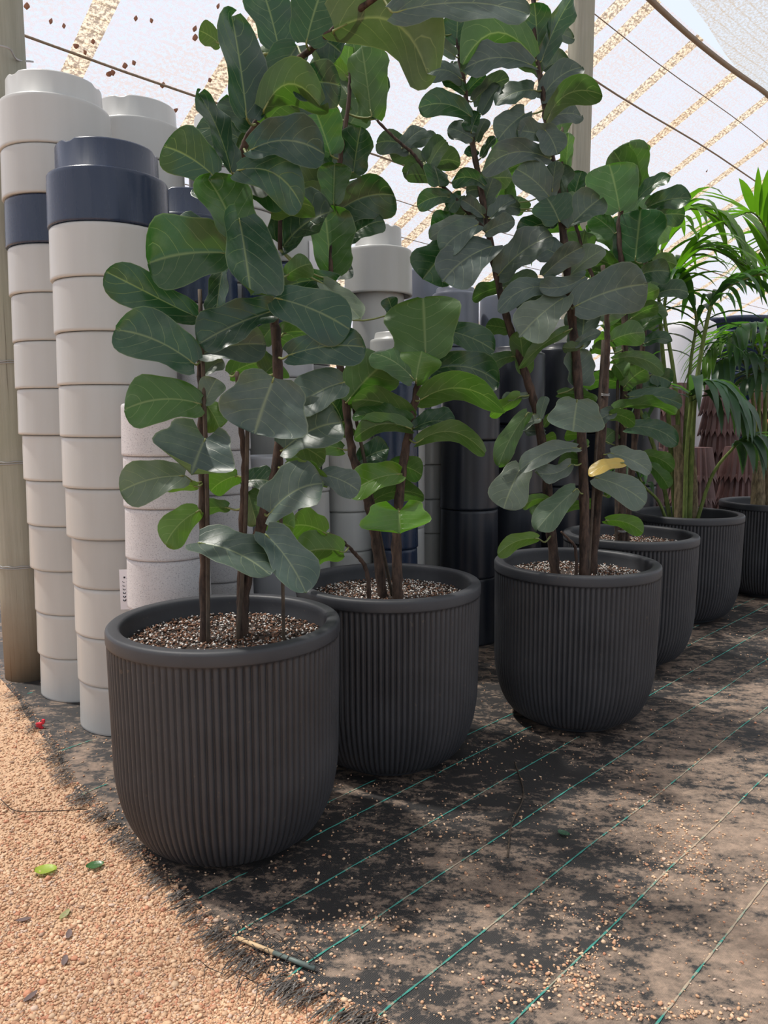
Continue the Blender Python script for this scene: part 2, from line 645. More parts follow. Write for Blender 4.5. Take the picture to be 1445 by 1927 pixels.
EDGE_PX = [(20, 1300), (52, 1352), (100, 1412), (128, 1470), (172, 1520), (215, 1560), (262, 1612), (330, 1680), (372, 1722),
           (415, 1768), (470, 1815), (545, 1862), (640, 1905), (700, 1935)]
EDGE = [np.array([-5.6, 6.9, 0]), np.array([-3.8, 5.2, 0]), np.array([-1.95, 3.5, 0])] + [ground(*p) for p in EDGE_PX] + [ground(700, 1935) - NN * k + U * 0.05 * k for k in (0.12, 0.4, 1.0, 2.2, 4.5)]
_raw = spline(EDGE, 12)
EDGE_S = [_raw[0]]
for _e in _raw[1:]:                 # the edge never doubles back on itself
    if _e @ NN < EDGE_S[-1] @ NN - 0.003:
        EDGE_S.append(_e)



# round feet standing on the mat: (x, y, radius); the mat lies flat and pressed under them
FEET = [(-0.416, 1.972, .19), (0.014, 2.461, .19), (0.71, 2.798, .19), (1.131, 3.50, .19), (1.686, 4.26, .19), (2.44, 4.83, .19)]
FEET += [(at_y(px, py, Y)[0] + lean, Y, r) for px, Y, py, r, lean in [(109, 3.10, 300, .20, .026), (203, 2.78, 330, .20, .02), (313, 2.52, 900, .14, 0), (407, 2.96, 900, .14, 0)]]


def foot_w(P):
    w = 0.0
    for x, y, r in FEET:
        q = math.hypot(P[0] - x, P[1] - y)
        w = max(w, 1 - min(1, max(0, (q - r) / 0.07)))
    return w


def mat_z(P, d):
    w = math.exp(-d / 0.35)
    n1 = mnoise.noise(Vector((P[0] * 4.2, P[1] * 4.2, 0.3)))
    z = 0.002 + 0.004 * min(1.0, max(0.0, d) / 0.12) + w * 0.012 * max(0.0, n1 + 0.15) * (1 - math.exp(-max(0.0, d) / 0.05))
    k = foot_w(P)
    return z * (1 - k) + 0.006 * k


DIST = [0, .015, .03, .05, .07, .09] + [0.12 + 0.03 * k for k in range(50)] + [1.7, 2.1, 2.8, 3.8, 5.2, 7.5, 11, 16]
v, f = [], []
for i, e in enumerate(EDGE_S):
    for d in DIST:
        P = e + U * d
        v.append((P[0], P[1], mat_z(P, d)))
n = len(DIST)
for i in range(len(EDGE_S) - 1):
    for k in range(n - 1):
        f.append((i * n + k, i * n + k + 1, (i + 1) * n + k + 1, (i + 1) * n + k))
f = [q[::-1] for q in f]
weed = empty('weed_mat', (0, 0, 0), 'black woven weed mat dusted with sand, under all the planters', 'weed mat')
link('mat_sheet', mesh('mat_sheet', v, f, 'mat'), parent=weed)


_en = np.array([e @ NN for e in EDGE_S])
_eu = np.array([e @ U for e in EDGE_S])
_o = np.argsort(_en)
_en, _eu = _en[_o], _eu[_o]


def edge_dist(P):
    """distance from the mat edge along U (positive on the mat)"""
    return float(P @ U - np.interp(P @ NN, _en, _eu))


# green guide threads, each a thin raised ribbon following the rows
THREADS = [((1216, 1923), (1445, 1689)), ((924, 1923), (1445, 1487)), ((772, 1835), (1307, 1462)), ((613, 1773), (1183, 1431)), ((514, 1697), (1228, 1324)),
           ((653, 1531), (1330, 1208)), ((105, 1418), (240, 1378)), ((55, 1310), (82, 1296)), ((150, 1500), (215, 1478)), ((880, 1385), (960, 1350)), ((600, 1925), (670, 1895))]
for i, (a, b) in enumerate(THREADS):
    A, B = ground(*a), ground(*b)
    c = ((A + B) / 2) @ NN
    if i in (6, 7, 8, 10):
        u0, u1 = A @ U, B @ U
    else:
        u0 = max((EDGE_S[0] @ U), -6)
        P0 = None
        # from the mat edge to far away
        for k in np.arange(-4, 9, 0.02):
            P = NN * c + U * k
            if edge_dist(P) > 0.01:
                P0 = k
                break
        u0, u1 = (P0 if P0 is not None else A @ U), 9.5
    st = np.arange(u0, u1, 0.03)
    v, f = [], []
    for q, k in enumerate(st):
        P = NN * (c + 0.008 * mnoise.noise(Vector((k * 2.1, c * 3, i)))) + U * k
        z = mat_z(P, max(0.0, edge_dist(P)) if k < u0 + 1.5 else 3.0)
        z -= 0.0038 * (foot_w(P) > 0.6)          # pressed under the planters
        w = 0.0019 + (0.0008 if q % 2 else -0.0006)
        v += [P + NN * w + np.array([0, 0, z + 0.0016]), P + np.array([0, 0, z + 0.0034]), P - NN * w + np.array([0, 0, z + 0.0016])]
    for q in range(len(st) - 1):
        f += [(q * 3, q * 3 + 1, q * 3 + 4, q * 3 + 3), (q * 3 + 1, q * 3 + 2, q * 3 + 5, q * 3 + 4)]
    link('guide_thread', mesh('guide_thread', v, f, 'thread'), parent=weed)

# frayed fringe of the mat edge
v, f = [], []
i0 = next(k for k, e in enumerate(EDGE_S) if e @ NN < ground(20, 1300) @ NN)
i1 = next(k for k, e in enumerate(EDGE_S) if e @ NN < ground(700, 1935) @ NN - 0.1)
for q in range(1500):
    t = random.uniform(i0, i1)
    a = int(t)
    P = EDGE_S[a] + (EDGE_S[a + 1] - EDGE_S[a]) * (t - a)
    if mnoise.noise(Vector((t * 0.23, 3, 1))) < -0.12:
        continue
    L = random.uniform(0.02, 0.055)
    d = -U * L + NN * random.uniform(-0.4, 0.4) * L
    s = NN * random.uniform(0.0007, 0.0016)
    P = P + U * random.uniform(-0.01, 0.03)
    z0, z1 = 0.006 + random.uniform(0, 0.004), 0.010 + random.uniform(0, 0.012)
    o = len(v)
    for k in range(4):
        tt = k / 3
        p = P + d * tt + np.array([0, 0, z0 + (z1 - z0) * math.sin(tt * 2.4)])
        v += [p - s, p + s]
    f += [(o + 2 * k, o + 2 * k + 1, o + 2 * k + 3, o + 2 * k + 2) for k in range(3)]
tag(link('fringe', mesh('fringe', v, f, 'fringe'), parent=weed), kind='stuff')

# loose black fibres pulled out of the edge
parts = []
for q in range(46):
    if q < 34:
        c = ground(random.gauss(480, 45), random.gauss(1800, 55))
    else:
        c = ground(*random.choice([(40, 1340), (70, 1370), (110, 1430), (690, 1880)]))
    pts = []
    d = random.uniform(0, 6.28)
    p = c.copy()
    for k in range(5):
        pts.append(p + np.array([0, 0, 0.012 + 0.02 * random.random() * (k % 2)]))
        d += random.gauss(0, 0.7)
        p = p + 0.022 * np.array([math.cos(d), math.sin(d), 0])
    parts.append(tube(spline(pts, 4), 0.0008, 4, False))
v, f = join(parts)
tag(link('loose_fibres', mesh('loose_fibres', v, f, 'fibre'), parent=weed), kind='stuff')

# gravel stones
POST = ground(30, 1288) + np.array([0.015, 0.12, 0])
gp = []
while len(gp) < 62000:
    px, py = random.uniform(-330, 800), 1272 + 900 * random.random() ** 0.9
    P = ground(px, py)
    d = edge_dist(P)
    if d < 0.012 + 0.02 * random.random() and math.hypot(P[0] - POST[0], P[1] - POST[1]) > 0.115 and foot_w(P) < 0.9:
        gp.append((P[0], P[1], mat_z(P, d) if d > 0 else 0.0))
gp = np.array(gp)
sz = RNG.uniform(0.0017, 0.0040, len(gp)) * (1 + 0.9 * (RNG.random(len(gp)) < 0.06))
pal = np.array([(0.60, 0.37, 0.23), (0.68, 0.46, 0.30), (0.52, 0.30, 0.19), (0.72, 0.52, 0.36), (0.56, 0.27, 0.17), (0.40, 0.27, 0.20), (0.66, 0.50, 0.40)])
tones = pal[RNG.choice(len(pal), len(gp), p=[.24, .24, .14, .16, .1, .05, .07])] * RNG.uniform(0.85, 1.12, (len(gp), 1))
gp[:, 2] += sz * 0.35
tag(link('gravel', scatter('gravel', gp, sz, 0.6, ['stone'], tones)), 'loose orange gravel chippings along the frayed mat edge', 'gravel', None, 'stuff')

# ------------------------------------------------------------------ shade house: posts, nets, wires
ZT, SLOPE = 5.0, math.tan(math.radians(28.5))
S0 = 3.52


def net_pt(u, s, lift=0.0):
    return NN * s + U * u + np.array([0, 0, ZT - (s - S0) * SLOPE + lift])


def px_to_net(px, py):
    r = ray(px, py)
    a = (r @ NN) * SLOPE + r[2]
    t = (ZT + S0 * SLOPE - CAMH) / a
    P = CAM + r * t
    return P @ U, P @ NN


SB = S0 + ZT / SLOPE
uv = []
v, f = [], []
nu, ns = 40, 12
for i in range(nu + 1):
    u = -14 + 44 * i / nu
    for k in range(ns + 1):
        s = S0 + (SB - S0) * k / ns
        v.append(net_pt(u, s))
        uv.append((s, u))
for i in range(nu):
    for k in range(ns):
        f.append((i * (ns + 1) + k, i * (ns + 1) + k + 1, (i + 1) * (ns + 1) + k + 1, (i + 1) * (ns + 1) + k))
back = link('wall_back', mesh('wall_back', v, f, 'net', uv))
tag(back, 'pale see-through shade net sloping down behind the pots', None, None, 'structure')
# tan bands running down the slope
bu = [px_to_net(*p)[0] for p in [(170, 65), (388, 190), (698, 100), (773, 248), (822, 352), (1177, 55), (1221, 156), (1317, 193), (1327, 276), (1374, 320), (1380, 382)]]
print('band u', [round(b, 2) for b in bu])
BANDS = sorted(bu)
BANDS += [BANDS[-1] + 1.3 * k for k in range(1, 6)]
for u in BANDS:
    v, uv = [], []
    for k in range(9):
        s = S0 + (SB - S0) * k / 8
        v += [net_pt(u - 0.085, s, -0.004), net_pt(u + 0.085, s, -0.004)]
        uv += [(s, u - 0.085), (s, u + 0.085)]
    f = [(2 * k, 2 * k + 1, 2 * k + 3, 2 * k + 2) for k in range(8)]
    link('net_band', mesh('net_band', v, f, 'band', uv), parent=back)
# support wires along the rows
for i, (px, py) in enumerate([(205, 110), (1280, 243), (130, 110 + 75), (1215, 90), (880, 470)]):
    s = px_to_net(px, py)[1]
    pts = [net_pt(u, s, -0.03 - 0.03 * math.sin((u - 1.19) / 4.58 * math.pi) ** 2) for u in np.arange(-13, 26, 0.7)]
    v, f = tube(pts, 0.010 if i < 2 else 0.005, 5)
    link('net_wire', mesh('net_wire', v, f, 'cable'), parent=back)
# roof net over the yard, its hem cable hanging from the posts
PU = [-3.4, 1.19, 5.77, 10.35, 14.9]


def sag(u, a):
    k = (u - PU[1]) / 4.58
    return -a * math.sin((k - math.floor(k)) * math.pi)


v, f, uv = [], [], []
for i in range(61):
    u = -14 + 44 * i / 60
    for k in range(13):
        s = S0 - 0.01 - 0.26 * math.sin(max(0, min(1, (9.2 - u) / 4.6)) * math.pi) - k * 0.95
        z = ZT + (0.03 if k == 0 else 0.12) + sag(u, 0.10) * (1 if k % 4 == 0 else 0.6) + 0.10 * (k % 2)
        v.append(NN * s + U * u + np.array([0, 0, z]))
        uv.append((s, u))
for i in range(60):
    for k in range(12):
        f.append((i * 13 + k, (i + 1) * 13 + k, (i + 1) * 13 + k + 1, i * 13 + k + 1))
roof = link('ceiling', mesh('ceiling', v, f, 'roofnet', uv))
tag(roof, 'sagging grey shade net stretched over the yard', None, None, 'structure')
pts = [net_pt(u, S0, 0.02) + np.array([0, 0, sag(u, 0.10)]) for u in np.arange(-13, 27, 0.35)]
v, f = tube(pts, 0.03, 6)
link('hem_cable', mesh('hem_cable', v, f, 'cable'), parent=roof)

# dry leaves caught on the net
DRY = [(50, 5), (120, 42), (255, 28), (285, 32), (205, 133), (212, 131), (306, 155), (330, 202), (366, 48), (367, 65), (410, 5), (235, 118), (252, 112), (143, 80), (160, 92), (1330, 318), (182, 170), (395, 145), (175, 72), (95, 33)]
for i, (px, py) in enumerate(DRY):
    u, s = px_to_net(px, py)
    c = net_pt(u, s, -0.014)
    L = random.uniform(0.025, 0.055)
    a = random.uniform(0, 6.28)
    d1 = (U * math.cos(a) + (NN - np.array([0, 0, SLOPE])) * math.sin(a)) * L
    d2 = (-U * math.sin(a) + (NN - np.array([0, 0, SLOPE])) * math.cos(a)) * L * 0.45
    vv, ff = [], []
    for k in range(5):
        t = k / 4
        w = math.sin(math.pi * t) ** 0.7 + 0.04
        up = np.array([0, 0, -0.012 * math.sin(3 * t)])
        vv += [d1 * (t - .5) - d2 * w + up, d1 * (t - .5) + up * 2 - np.array([0, 0, .006]), d1 * (t - .5) + d2 * w + up]
    for k in range(4):
        ff += [(3 * k, 3 * k + 1, 3 * k + 4, 3 * k + 3), (3 * k + 1, 3 * k + 2, 3 * k + 5, 3 * k + 4)]
    tag(link('dry_leaf', mesh('dry_leaf', vv, ff, 'drybrown'), c), 'small brown dry leaf caught on the pale shade net', 'leaf', 'dry leaves on the shade net')


def post(c, r, h, label, rings):
    root = empty('timber_post', (c[0], c[1], 0), label, 'post')
    prof = [(0.0, 0), (r * 1.03, 0)] + [(r * (1.03 - 0.05 * k / 14), h * k / 14) for k in range(1, 15)] + [(0, h + 0.01)]
    v, f = lathe(prof, 28)
    v = [(x * (1 + 0.02 * mnoise.noise(Vector((x * 9, y * 9, z * .8)))), y, z) for x, y, z in v]
    link('post_shaft', mesh('post_shaft', v, f, 'timber'), parent=root)
    for z in rings:
        pts = [(1.04 * r * math.cos(a), 1.04 * r * math.sin(a), z + 0.006 * math.sin(a + z)) for a in np.linspace(0, 2 * math.pi, 25)]
        pts2 = [(p[0], p[1], p[2] + 0.008 + 0.003 * math.sin(3 * i)) for i, p in enumerate(pts)]
        v, f = join([tube(pts, 0.0025, 5, False), tube(pts2, 0.0025, 5, False)])
        link('wire_wrap', mesh('wire_wrap', v, f, 'wire'), parent=root)
    return root


pl = ground(30, 1288) + np.array([0.015, 0.12, 0])
d_pl = depth_of(pl)
rings = [at_y(40, y, pl[1] - 0.1)[2] for y in (683, 872, 1068)]
near_post = post(pl, 0.105, 5.0, 'wire-bound weathered timber post beside the cream pot stack', rings)
pr = NN * 3.4 + U * 5.77
post(pr, 0.10, 4.98, 'pale timber post rising behind the fig foliage', [])
# tie wire at the near post
pts = spline([at_y(-5, 85, pl[1] - 0.12), at_y(18, 92, pl[1] - .13), at_y(32, 112, pl[1] - .05), at_y(62, 116, pl[1] + .1)], 6)
v, f = tube([p - np.array([pl[0], pl[1], 0]) for p in pts], 0.004, 5)
link('tie_wire', mesh('tie_wire', v, f, 'wire'), parent=near_post)


# ------------------------------------------------------------------ stacked round planters (foot ring up, rim down)
POTMESH = {}


def pot_mesh(R, h, foot, mat, ratio=0.84):
    key = (round(R, 3), round(h, 3), round(foot, 3), mat, ratio)
    if key in POTMESH:
        return POTMESH[key]
    w = 0.018 if R > 0.19 else 0.011
    rf = min(R * ratio, R - w - 0.013)
    prof = [(R - w, 0.0), (R - 0.003, 0.0), (R, 0.003), (R - 0.0003, 0.010), (R - 0.002, h * 0.5), (R - 0.0037, h - 0.018), (R - 0.004, h - 0.008), (R - 0.007, h - 0.003), (R - 0.012, h - 0.0005), (rf + 0.006, h), (rf, h + 0.005),
            (rf - 0.003, h + foot - 0.005), (rf - 0.006, h + foot), (rf - 0.014, h + foot), (rf - 0.016, h + foot - 0.012), (0.0, h + foot - 0.014)]
    v, f = lathe(prof, 56)
    n = len(prof)
    for i in (9, 10, 28, 29, 47, 48):       # drainage notches cut in the foot ring
        for k in (11, 12, 13):
            x, y, z = v[i * n + k]
            v[i * n + k] = (x, y, z - 0.008)
    vi, fi = lathe([(R - w, 0.0), (R - w - 0.004, h - 0.012), (rf - 0.014, h - 0.012), (rf - 0.016, h + foot - 0.022), (0, h + foot - 0.024)], 56)
    v, f = join([(v, f), (vi, [q[::-1] for q in fi])])
    me = mesh('planter', v, f, mat)
    POTMESH[key] = me
    return me


ORD = ['topmost in'] + [w + ' down in' for w in 'second third fourth fifth sixth seventh eighth ninth tenth eleventh twelfth thirteenth fourteenth fifteenth'.split()]
CNAME = {'cream': 'cream', 'navy': 'glossy navy', 'speckled': 'speckled pale', 'grey': 'slate grey', 'black': 'near-black', 'palegrey': 'pale grey'}


def stack(X, Y, R, h, foot, cols, desc, jit=0.002, ratio=0.84, name='round_planter', radii=None, lean=0.0, top=None):
    """cols listed from the top down; lean shifts each lower pot sideways"""
    n = len(cols)
    for i, c in enumerate(cols):
        z = 0.006 + (n - 1 - i) * (h + 0.0006)
        me = pot_mesh(radii[i] if radii else R, h, *((top[0], c, top[1]) if top and i == 0 else (foot, c, ratio)))
        o = link(name, me, (X + lean * i + random.uniform(-jit, jit), Y + random.uniform(-jit, jit), z), rz=random.uniform(-0.5, 0.5) - 0.9)
        tag(o, f'{CNAME[c]} round planter, {ORD[i]} {desc}', 'planter', desc)


def place(px, Y, py=786):
    return at_y(px, py, Y)[0]


HS = 0.1742
stack(place(109, 3.10, 300), 3.10, 0.203, HS, 0.085, ['cream'] * 2 + ['navy'] + ['cream'] * 10, 'the stack against the wire-bound post', ratio=0.87, radii=[.203] * 7 + [.197] * 3 + [.19] * 3, lean=0.0022)
stack(place(203, 2.78, 330), 2.78, 0.203, HS, 0.095, ['navy'] + ['cream'] * 10, 'the navy-capped stack', radii=[.203] * 7 + [.192] * 4, lean=0.002)
stack(place(258, 3.80, 260), 3.80, 0.215, HS, 0.095, ['cream'] * 14, 'the tall stack behind the navy-capped one')
stack(place(352, 3.35, 400), 3.35, 0.205, HS, 0.10, ['navy'] * 2 + ['cream'] * 9, 'the stack with a two-pot navy cap', ratio=0.86)
stack(place(437, 3.95, 300), 3.95, 0.215, HS, 0.095, ['cream'] * 14, 'the stack behind the two-pot navy cap')
stack(place(545, 4.35, 400), 4.35, 0.215, HS, 0.095, ['cream'] * 2 + ['navy'] + ['cream'] * 10, 'the stack with one navy band')
stack(place(522, 3.62, 600), 3.62, 0.165, 0.215, 0.06, ['navy'] + ['palegrey'] + ['cream'] * 6, 'the narrow stack with a navy cap')
# wide inverted cap on a narrower column
xf, yf = place(716, 4.05, 480), 4.05
stack(place(712, 4.05, 560), yf, 0.135, 0.29, 0.03, ['cream'] * 6, 'the slim column under the wide cap', 0.0, 0.8, top=(0.1995, 0.90))
me = pot_mesh(0.174, 0.225, 0.11, 'cream', 0.68)
tag(link('round_planter', me, (place(712, 4.05, 560), yf, 0.006 + 6 * 0.2906 + 0.036 - 0.05)), 'wide cream planter upside down as the cap of a slim cream column', 'planter')
stack(place(748, 3.7, 600), 3.70, 0.135, 0.295, 0.03, ['cream'] * 5, 'the tall-bodied column beside the capped one', 0.002, 0.88)
# speckled stacks
stack(place(313, 2.52, 900), 2.52, 0.136, 0.165, 0.03, ['speckled'] * 7, 'the stack behind the largest ribbed planter', 0.0015, 0.85, 'speckled_planter')
stack(place(407, 2.96, 900), 2.96, 0.135, 0.165, 0.03, ['speckled'] * 8, 'the stack beside the grey bucket', 0.0015, 0.85, 'speckled_planter')
# lower columns seen between the figs
stack(place(655, 3.45, 900), 3.45, 0.115, 0.175, 0.03, ['cream'] * 7, 'the low column behind the second fig', 0.0015, 0.85)
stack(place(745, 3.40, 900), 3.40, 0.100, 0.18, 0.03, ['navy'] * 7, 'the low navy column', 0.0015, 0.85)
stack(place(810, 3.95, 900), 3.95, 0.072, 0.175, 0.03, ['cream'] * 6, 'the thin column beside the near-black stacks', 0.0015, 0.85)
stack(place(588, 3.30, 900), 3.30, 0.075, 0.2, 0.03, ['cream'] * 5, 'the short column beside the grey bucket', 0.0015, 0.85)
# dark and grey columns
stack(place(884, 3.80, 900), 3.80, 0.145, 0.335, 0.03, ['black'] * 4, 'the stack beside the thin cream column', 0.0015, 0.85)
stack(place(968, 4.05, 900), 4.05, 0.150, 0.36, 0.03, ['black'] * 4, 'the middle near-black stack', 0.0015, 0.85)
stack(place(1050, 4.30, 900), 4.30, 0.150, 0.37, 0.03, ['black'] * 4, 'the stack before the cream column', 0.0015, 0.85)
stack(place(1046, 4.75, 700), 4.75, 0.11, 0.33, 0.04, ['cream'] * 5, 'the column behind the near-black stacks', 0.0015, 0.85)
stack(place(856, 4.45, 600), 4.45, 0.135, 0.30, 0.03, ['grey'] * 6, 'the column behind the near-black stacks', 0.002, 0.86)
stack(place(950, 4.55, 600), 4.55, 0.15, 0.36, 0.06, ['grey'] * 5, 'the wider column with a stepped top', 0.002, 0.8)
stack(place(802, 4.75, 560), 4.75, 0.14, 0.33, 0.03, ['grey'] * 6, 'the column beside the capped cream column', 0.002, 0.86)
stack(place(1128, 4.75, 900), 4.75, 0.15, 0.34, 0.03, ['black'] * 4, 'the stack behind the third fig', 0.0015, 0.85)

stack(place(1196, 5.0, 800), 5.0, 0.15, 0.34, 0.03, ['black'] * 5, 'the stack before the maroon pots', 0.0015, 0.85)

# grey bucket with a broad rim
bx = place(511, 3.14, 860)
v, f = lathe([(0.0, 0.0), (0.085, 0.0), (0.09, 0.01), (0.105, 0.70), (0.105, 0.82), (0.118, 0.835), (0.122, 0.95), (0.118, 0.96), (0.104, 0.96), (0.10, 0.85), (0.085, 0.05), (0.0, 0.045)], 40)
tag(link('tall_bucket', mesh('tall_bucket', v, f, 'palegrey'), (bx, 3.14, 0.006)), 'tall pale grey bucket with a broad rim between the stacks', 'bucket')

# printed tags on the stacks
def card(name, c, w, h, rz, mat, label):
    v, f = box(0, 0, -h / 2, w, 0.002, h)
    o = link(name, mesh(name, v, f, mat, smooth=False), c, rz=rz)
    return tag(o, label, 'tag')


c = np.array([place(313, 2.52, 900) - 0.136 - 0.0145, 2.515, at_y(247, 1072, 2.515)[2]])
t1 = card('hang_tag', c, 0.030, 0.135, 0.15, 'white', 'white printed hang tag beside the speckled stack')
parts = [box(0.001, -0.0016, -0.026, 0.0055, 0.0006, 0.006)]
for k in range(6):
    z = -0.04 - 0.0125 * k
    parts.append(tube([(-0.002 + 0.004 * math.cos(a) + .001, -0.0016, z + 0.0035 * math.sin(a)) for a in np.linspace(math.pi * 0.9, math.pi * (1.7 + 0.1 * k), 8)], 0.0008 + 0.0002 * k, 4))
for k in range(9):
    parts.append(box(0.0105, -0.0016, -0.03 - 0.011 * k, 0.006, 0.0005, 0.0012))
v, f = join(parts)
link('printed_symbols', mesh('printed_symbols', v, f, 'ink', smooth=False), parent=t1)
c = at_y(596, 848, 3.30 - 0.0755)
t2 = card('swing_tag', c, 0.045, 0.085, 0.24, 'ink', 'black tag with white lettering hanging between the stacks')
for txt, z, s in (('OVEL', -0.062, 0.017), ('REC', -0.076, 0.015)):
    cu = bpy.data.curves.new('tag_lettering', 'FONT')
    cu.body = txt
    cu.size = s
    cu.extrude = 0.0003
    cu.align_x = 'CENTER'
    cu.materials.append(M['white'])
    tmp = bpy.data.objects.new('tmp_lettering', cu)
    COL.objects.link(tmp)
    bpy.context.view_layer.update()
    me = bpy.data.meshes.new_from_object(tmp)
    bpy.data.objects.remove(tmp)
    me.materials.clear()
    me.materials.append(M['white'])
    o = link('tag_lettering', me, parent=t2)
    o.location = (0.0, -0.0016, z)
    o.rotation_euler = (math.pi / 2, 0, 0)
c = at_y(594, 455, 4.35 - 0.157)
t3 = card('white_card', c, 0.087, 0.22, 0.75, 'white', 'plain white card standing between the cream stacks')


# ------------------------------------------------------------------ ribbed planters
def ribbed_mesh():
    H, R, NR, SUB = 0.59, 0.300, 104, 8
    seg = NR * SUB
    prof = []
    # foot
    prof += [(0.0, 0.0, 0), (0.170, 0.0, 0), (0.178, 0.004, 0), (0.178, 0.014, 0), (0.188, 0.020, 0.2)]
    for k in range(1, 13):
        a = k / 12 * math.pi / 2
        prof.append((0.188 + (R - 0.006 - 0.188) * math.sin(a) ** 0.92, 0.020 + 0.235 * (1 - math.cos(a)) ** 1.0, min(1, 0.3 + k * 0.15)))
    for z in (0.33, 0.42, 0.50, 0.545):
        prof.append((R - 0.006 + 0.004 * (z - 0.25) / 0.3, z, 1))
    prof += [(R - 0.0035, 0.553, 0.0), (R - 0.0005, 0.5545, 0), (R, 0.557, 0), (R, 0.562, 0), (R, 0.580, 0), (R - 0.0015, 0.5855, 0), (R - 0.005, 0.589, 0), (R - 0.009, 0.590, 0), (R - 0.028, 0.590, 0), (R - 0.032, 0.589, 0), (R - 0.0355, 0.5855, 0), (R - 0.037, 0.580, 0), (R - 0.038, 0.570, 0), (R - 0.041, 0.45, 0), (0.0, 0.44, 0)]
    n = len(prof)
    ca = np.arange(seg) * 2 * math.pi / seg
    rib = np.abs(np.sin(np.arange(seg) * math.pi / SUB)) ** 0.55
    v = np.zeros((seg, n, 3))
    for k, (r, z, w) in enumerate(prof):
        rr = r + w * 0.0095 * (rib - 1)
        v[:, k, 0], v[:, k, 1], v[:, k, 2] = rr * np.cos(ca), rr * np.sin(ca), z
    f = []
    for i in range(seg):
        j = (i + 1) % seg
        for k in range(n - 1):
            f.append((i * n + k, j * n + k, j * n + k + 1, i * n + k + 1))
    me = mesh('ribbed_planter', v.reshape(-1, 3), f, 'ribbed')
    return me


RIBBED = ribbed_mesh()
SOILZ = 0.532


def soil(parent, n, z0=SOILZ, perl=0.4):
    v, f = [], []
    rings = 10
    for k in range(rings + 1):
        r = 0.262 * k / rings
        for i in range(36):
            a = 2 * math.pi * i / 36
            v.append((r * math.cos(a), r * math.sin(a), z0 + 0.006 * mnoise.noise(Vector((r * math.cos(a) * 14, r * math.sin(a) * 14, n))) + 0.006 * (1 - (k / rings) ** 2)))
    for k in range(rings):
        for i in range(36):
            j = (i + 1) % 36
            f.append((k * 36 + i, (k + 1) * 36 + i, (k + 1) * 36 + j, k * 36 + j))
    s = link('potting_mix', mesh('potting_mix', v, f, 'dark_chip'), parent=parent)
    if n:
        r = 0.255 * np.sqrt(RNG.random(n))
        a = RNG.uniform(0, 6.283, n)
        pos = np.stack([r * np.cos(a), r * np.sin(a), np.full(n, z0 + 0.005)], 1)
        mi = RNG.choice(3, n, p=[(1 - perl) * 0.6, (1 - perl) * 0.4, perl])
        szz = np.where(mi == 2, RNG.uniform(0.0018, 0.0042, n), RNG.uniform(0.002, 0.0058, n))
        pos[:, 2] += RNG.uniform(-0.002, 0.005, n)
        me = scatter('mix_chips', pos, szz, 0.7, ['bark_chip', 'dark_chip', 'perlite'], None, mi, 'oct')
        tag(link('mix_chips', me, parent=s), kind='stuff')
    return s


# ------------------------------------------------------------------ leaves
REG = {'R1': (0, 0, 480), 'R2': (400, 0, 480), 'R3': (740, 0, 480), 'R4': (965, 0, 480), 'R5': (0, 560, 480), 'R6': (200, 560, 480), 'R7': (540, 540, 480), 'R8': (900, 480, 545),
       'A1': (470, 400, 360), 'A2': (460, 760, 240), 'A3': (770, 440, 360), 'A4': (1030, 220, 300), 'A5': (1030, 560, 300), 'A6': (620, 0, 360), 'A7': (1000, 680, 445),
       'B1': (200, 380, 300), 'B2': (400, 380, 300), 'B3': (290, 0, 300), 'B4': (520, 0, 300), 'B5': (900, 600, 300)}
HALF = [(0, .16), (.04, .26), (.10, .335), (.18, .365), (.27, .365), (.37, .385), (.48, .43), (.60, .48), (.72, .50), (.82, .475), (.90, .40), (.955, .29), (.985, .17), (1.0, .045)]
CROSS = [-1, -.72, -.42, -.16, 0, .16, .42, .72, 1]


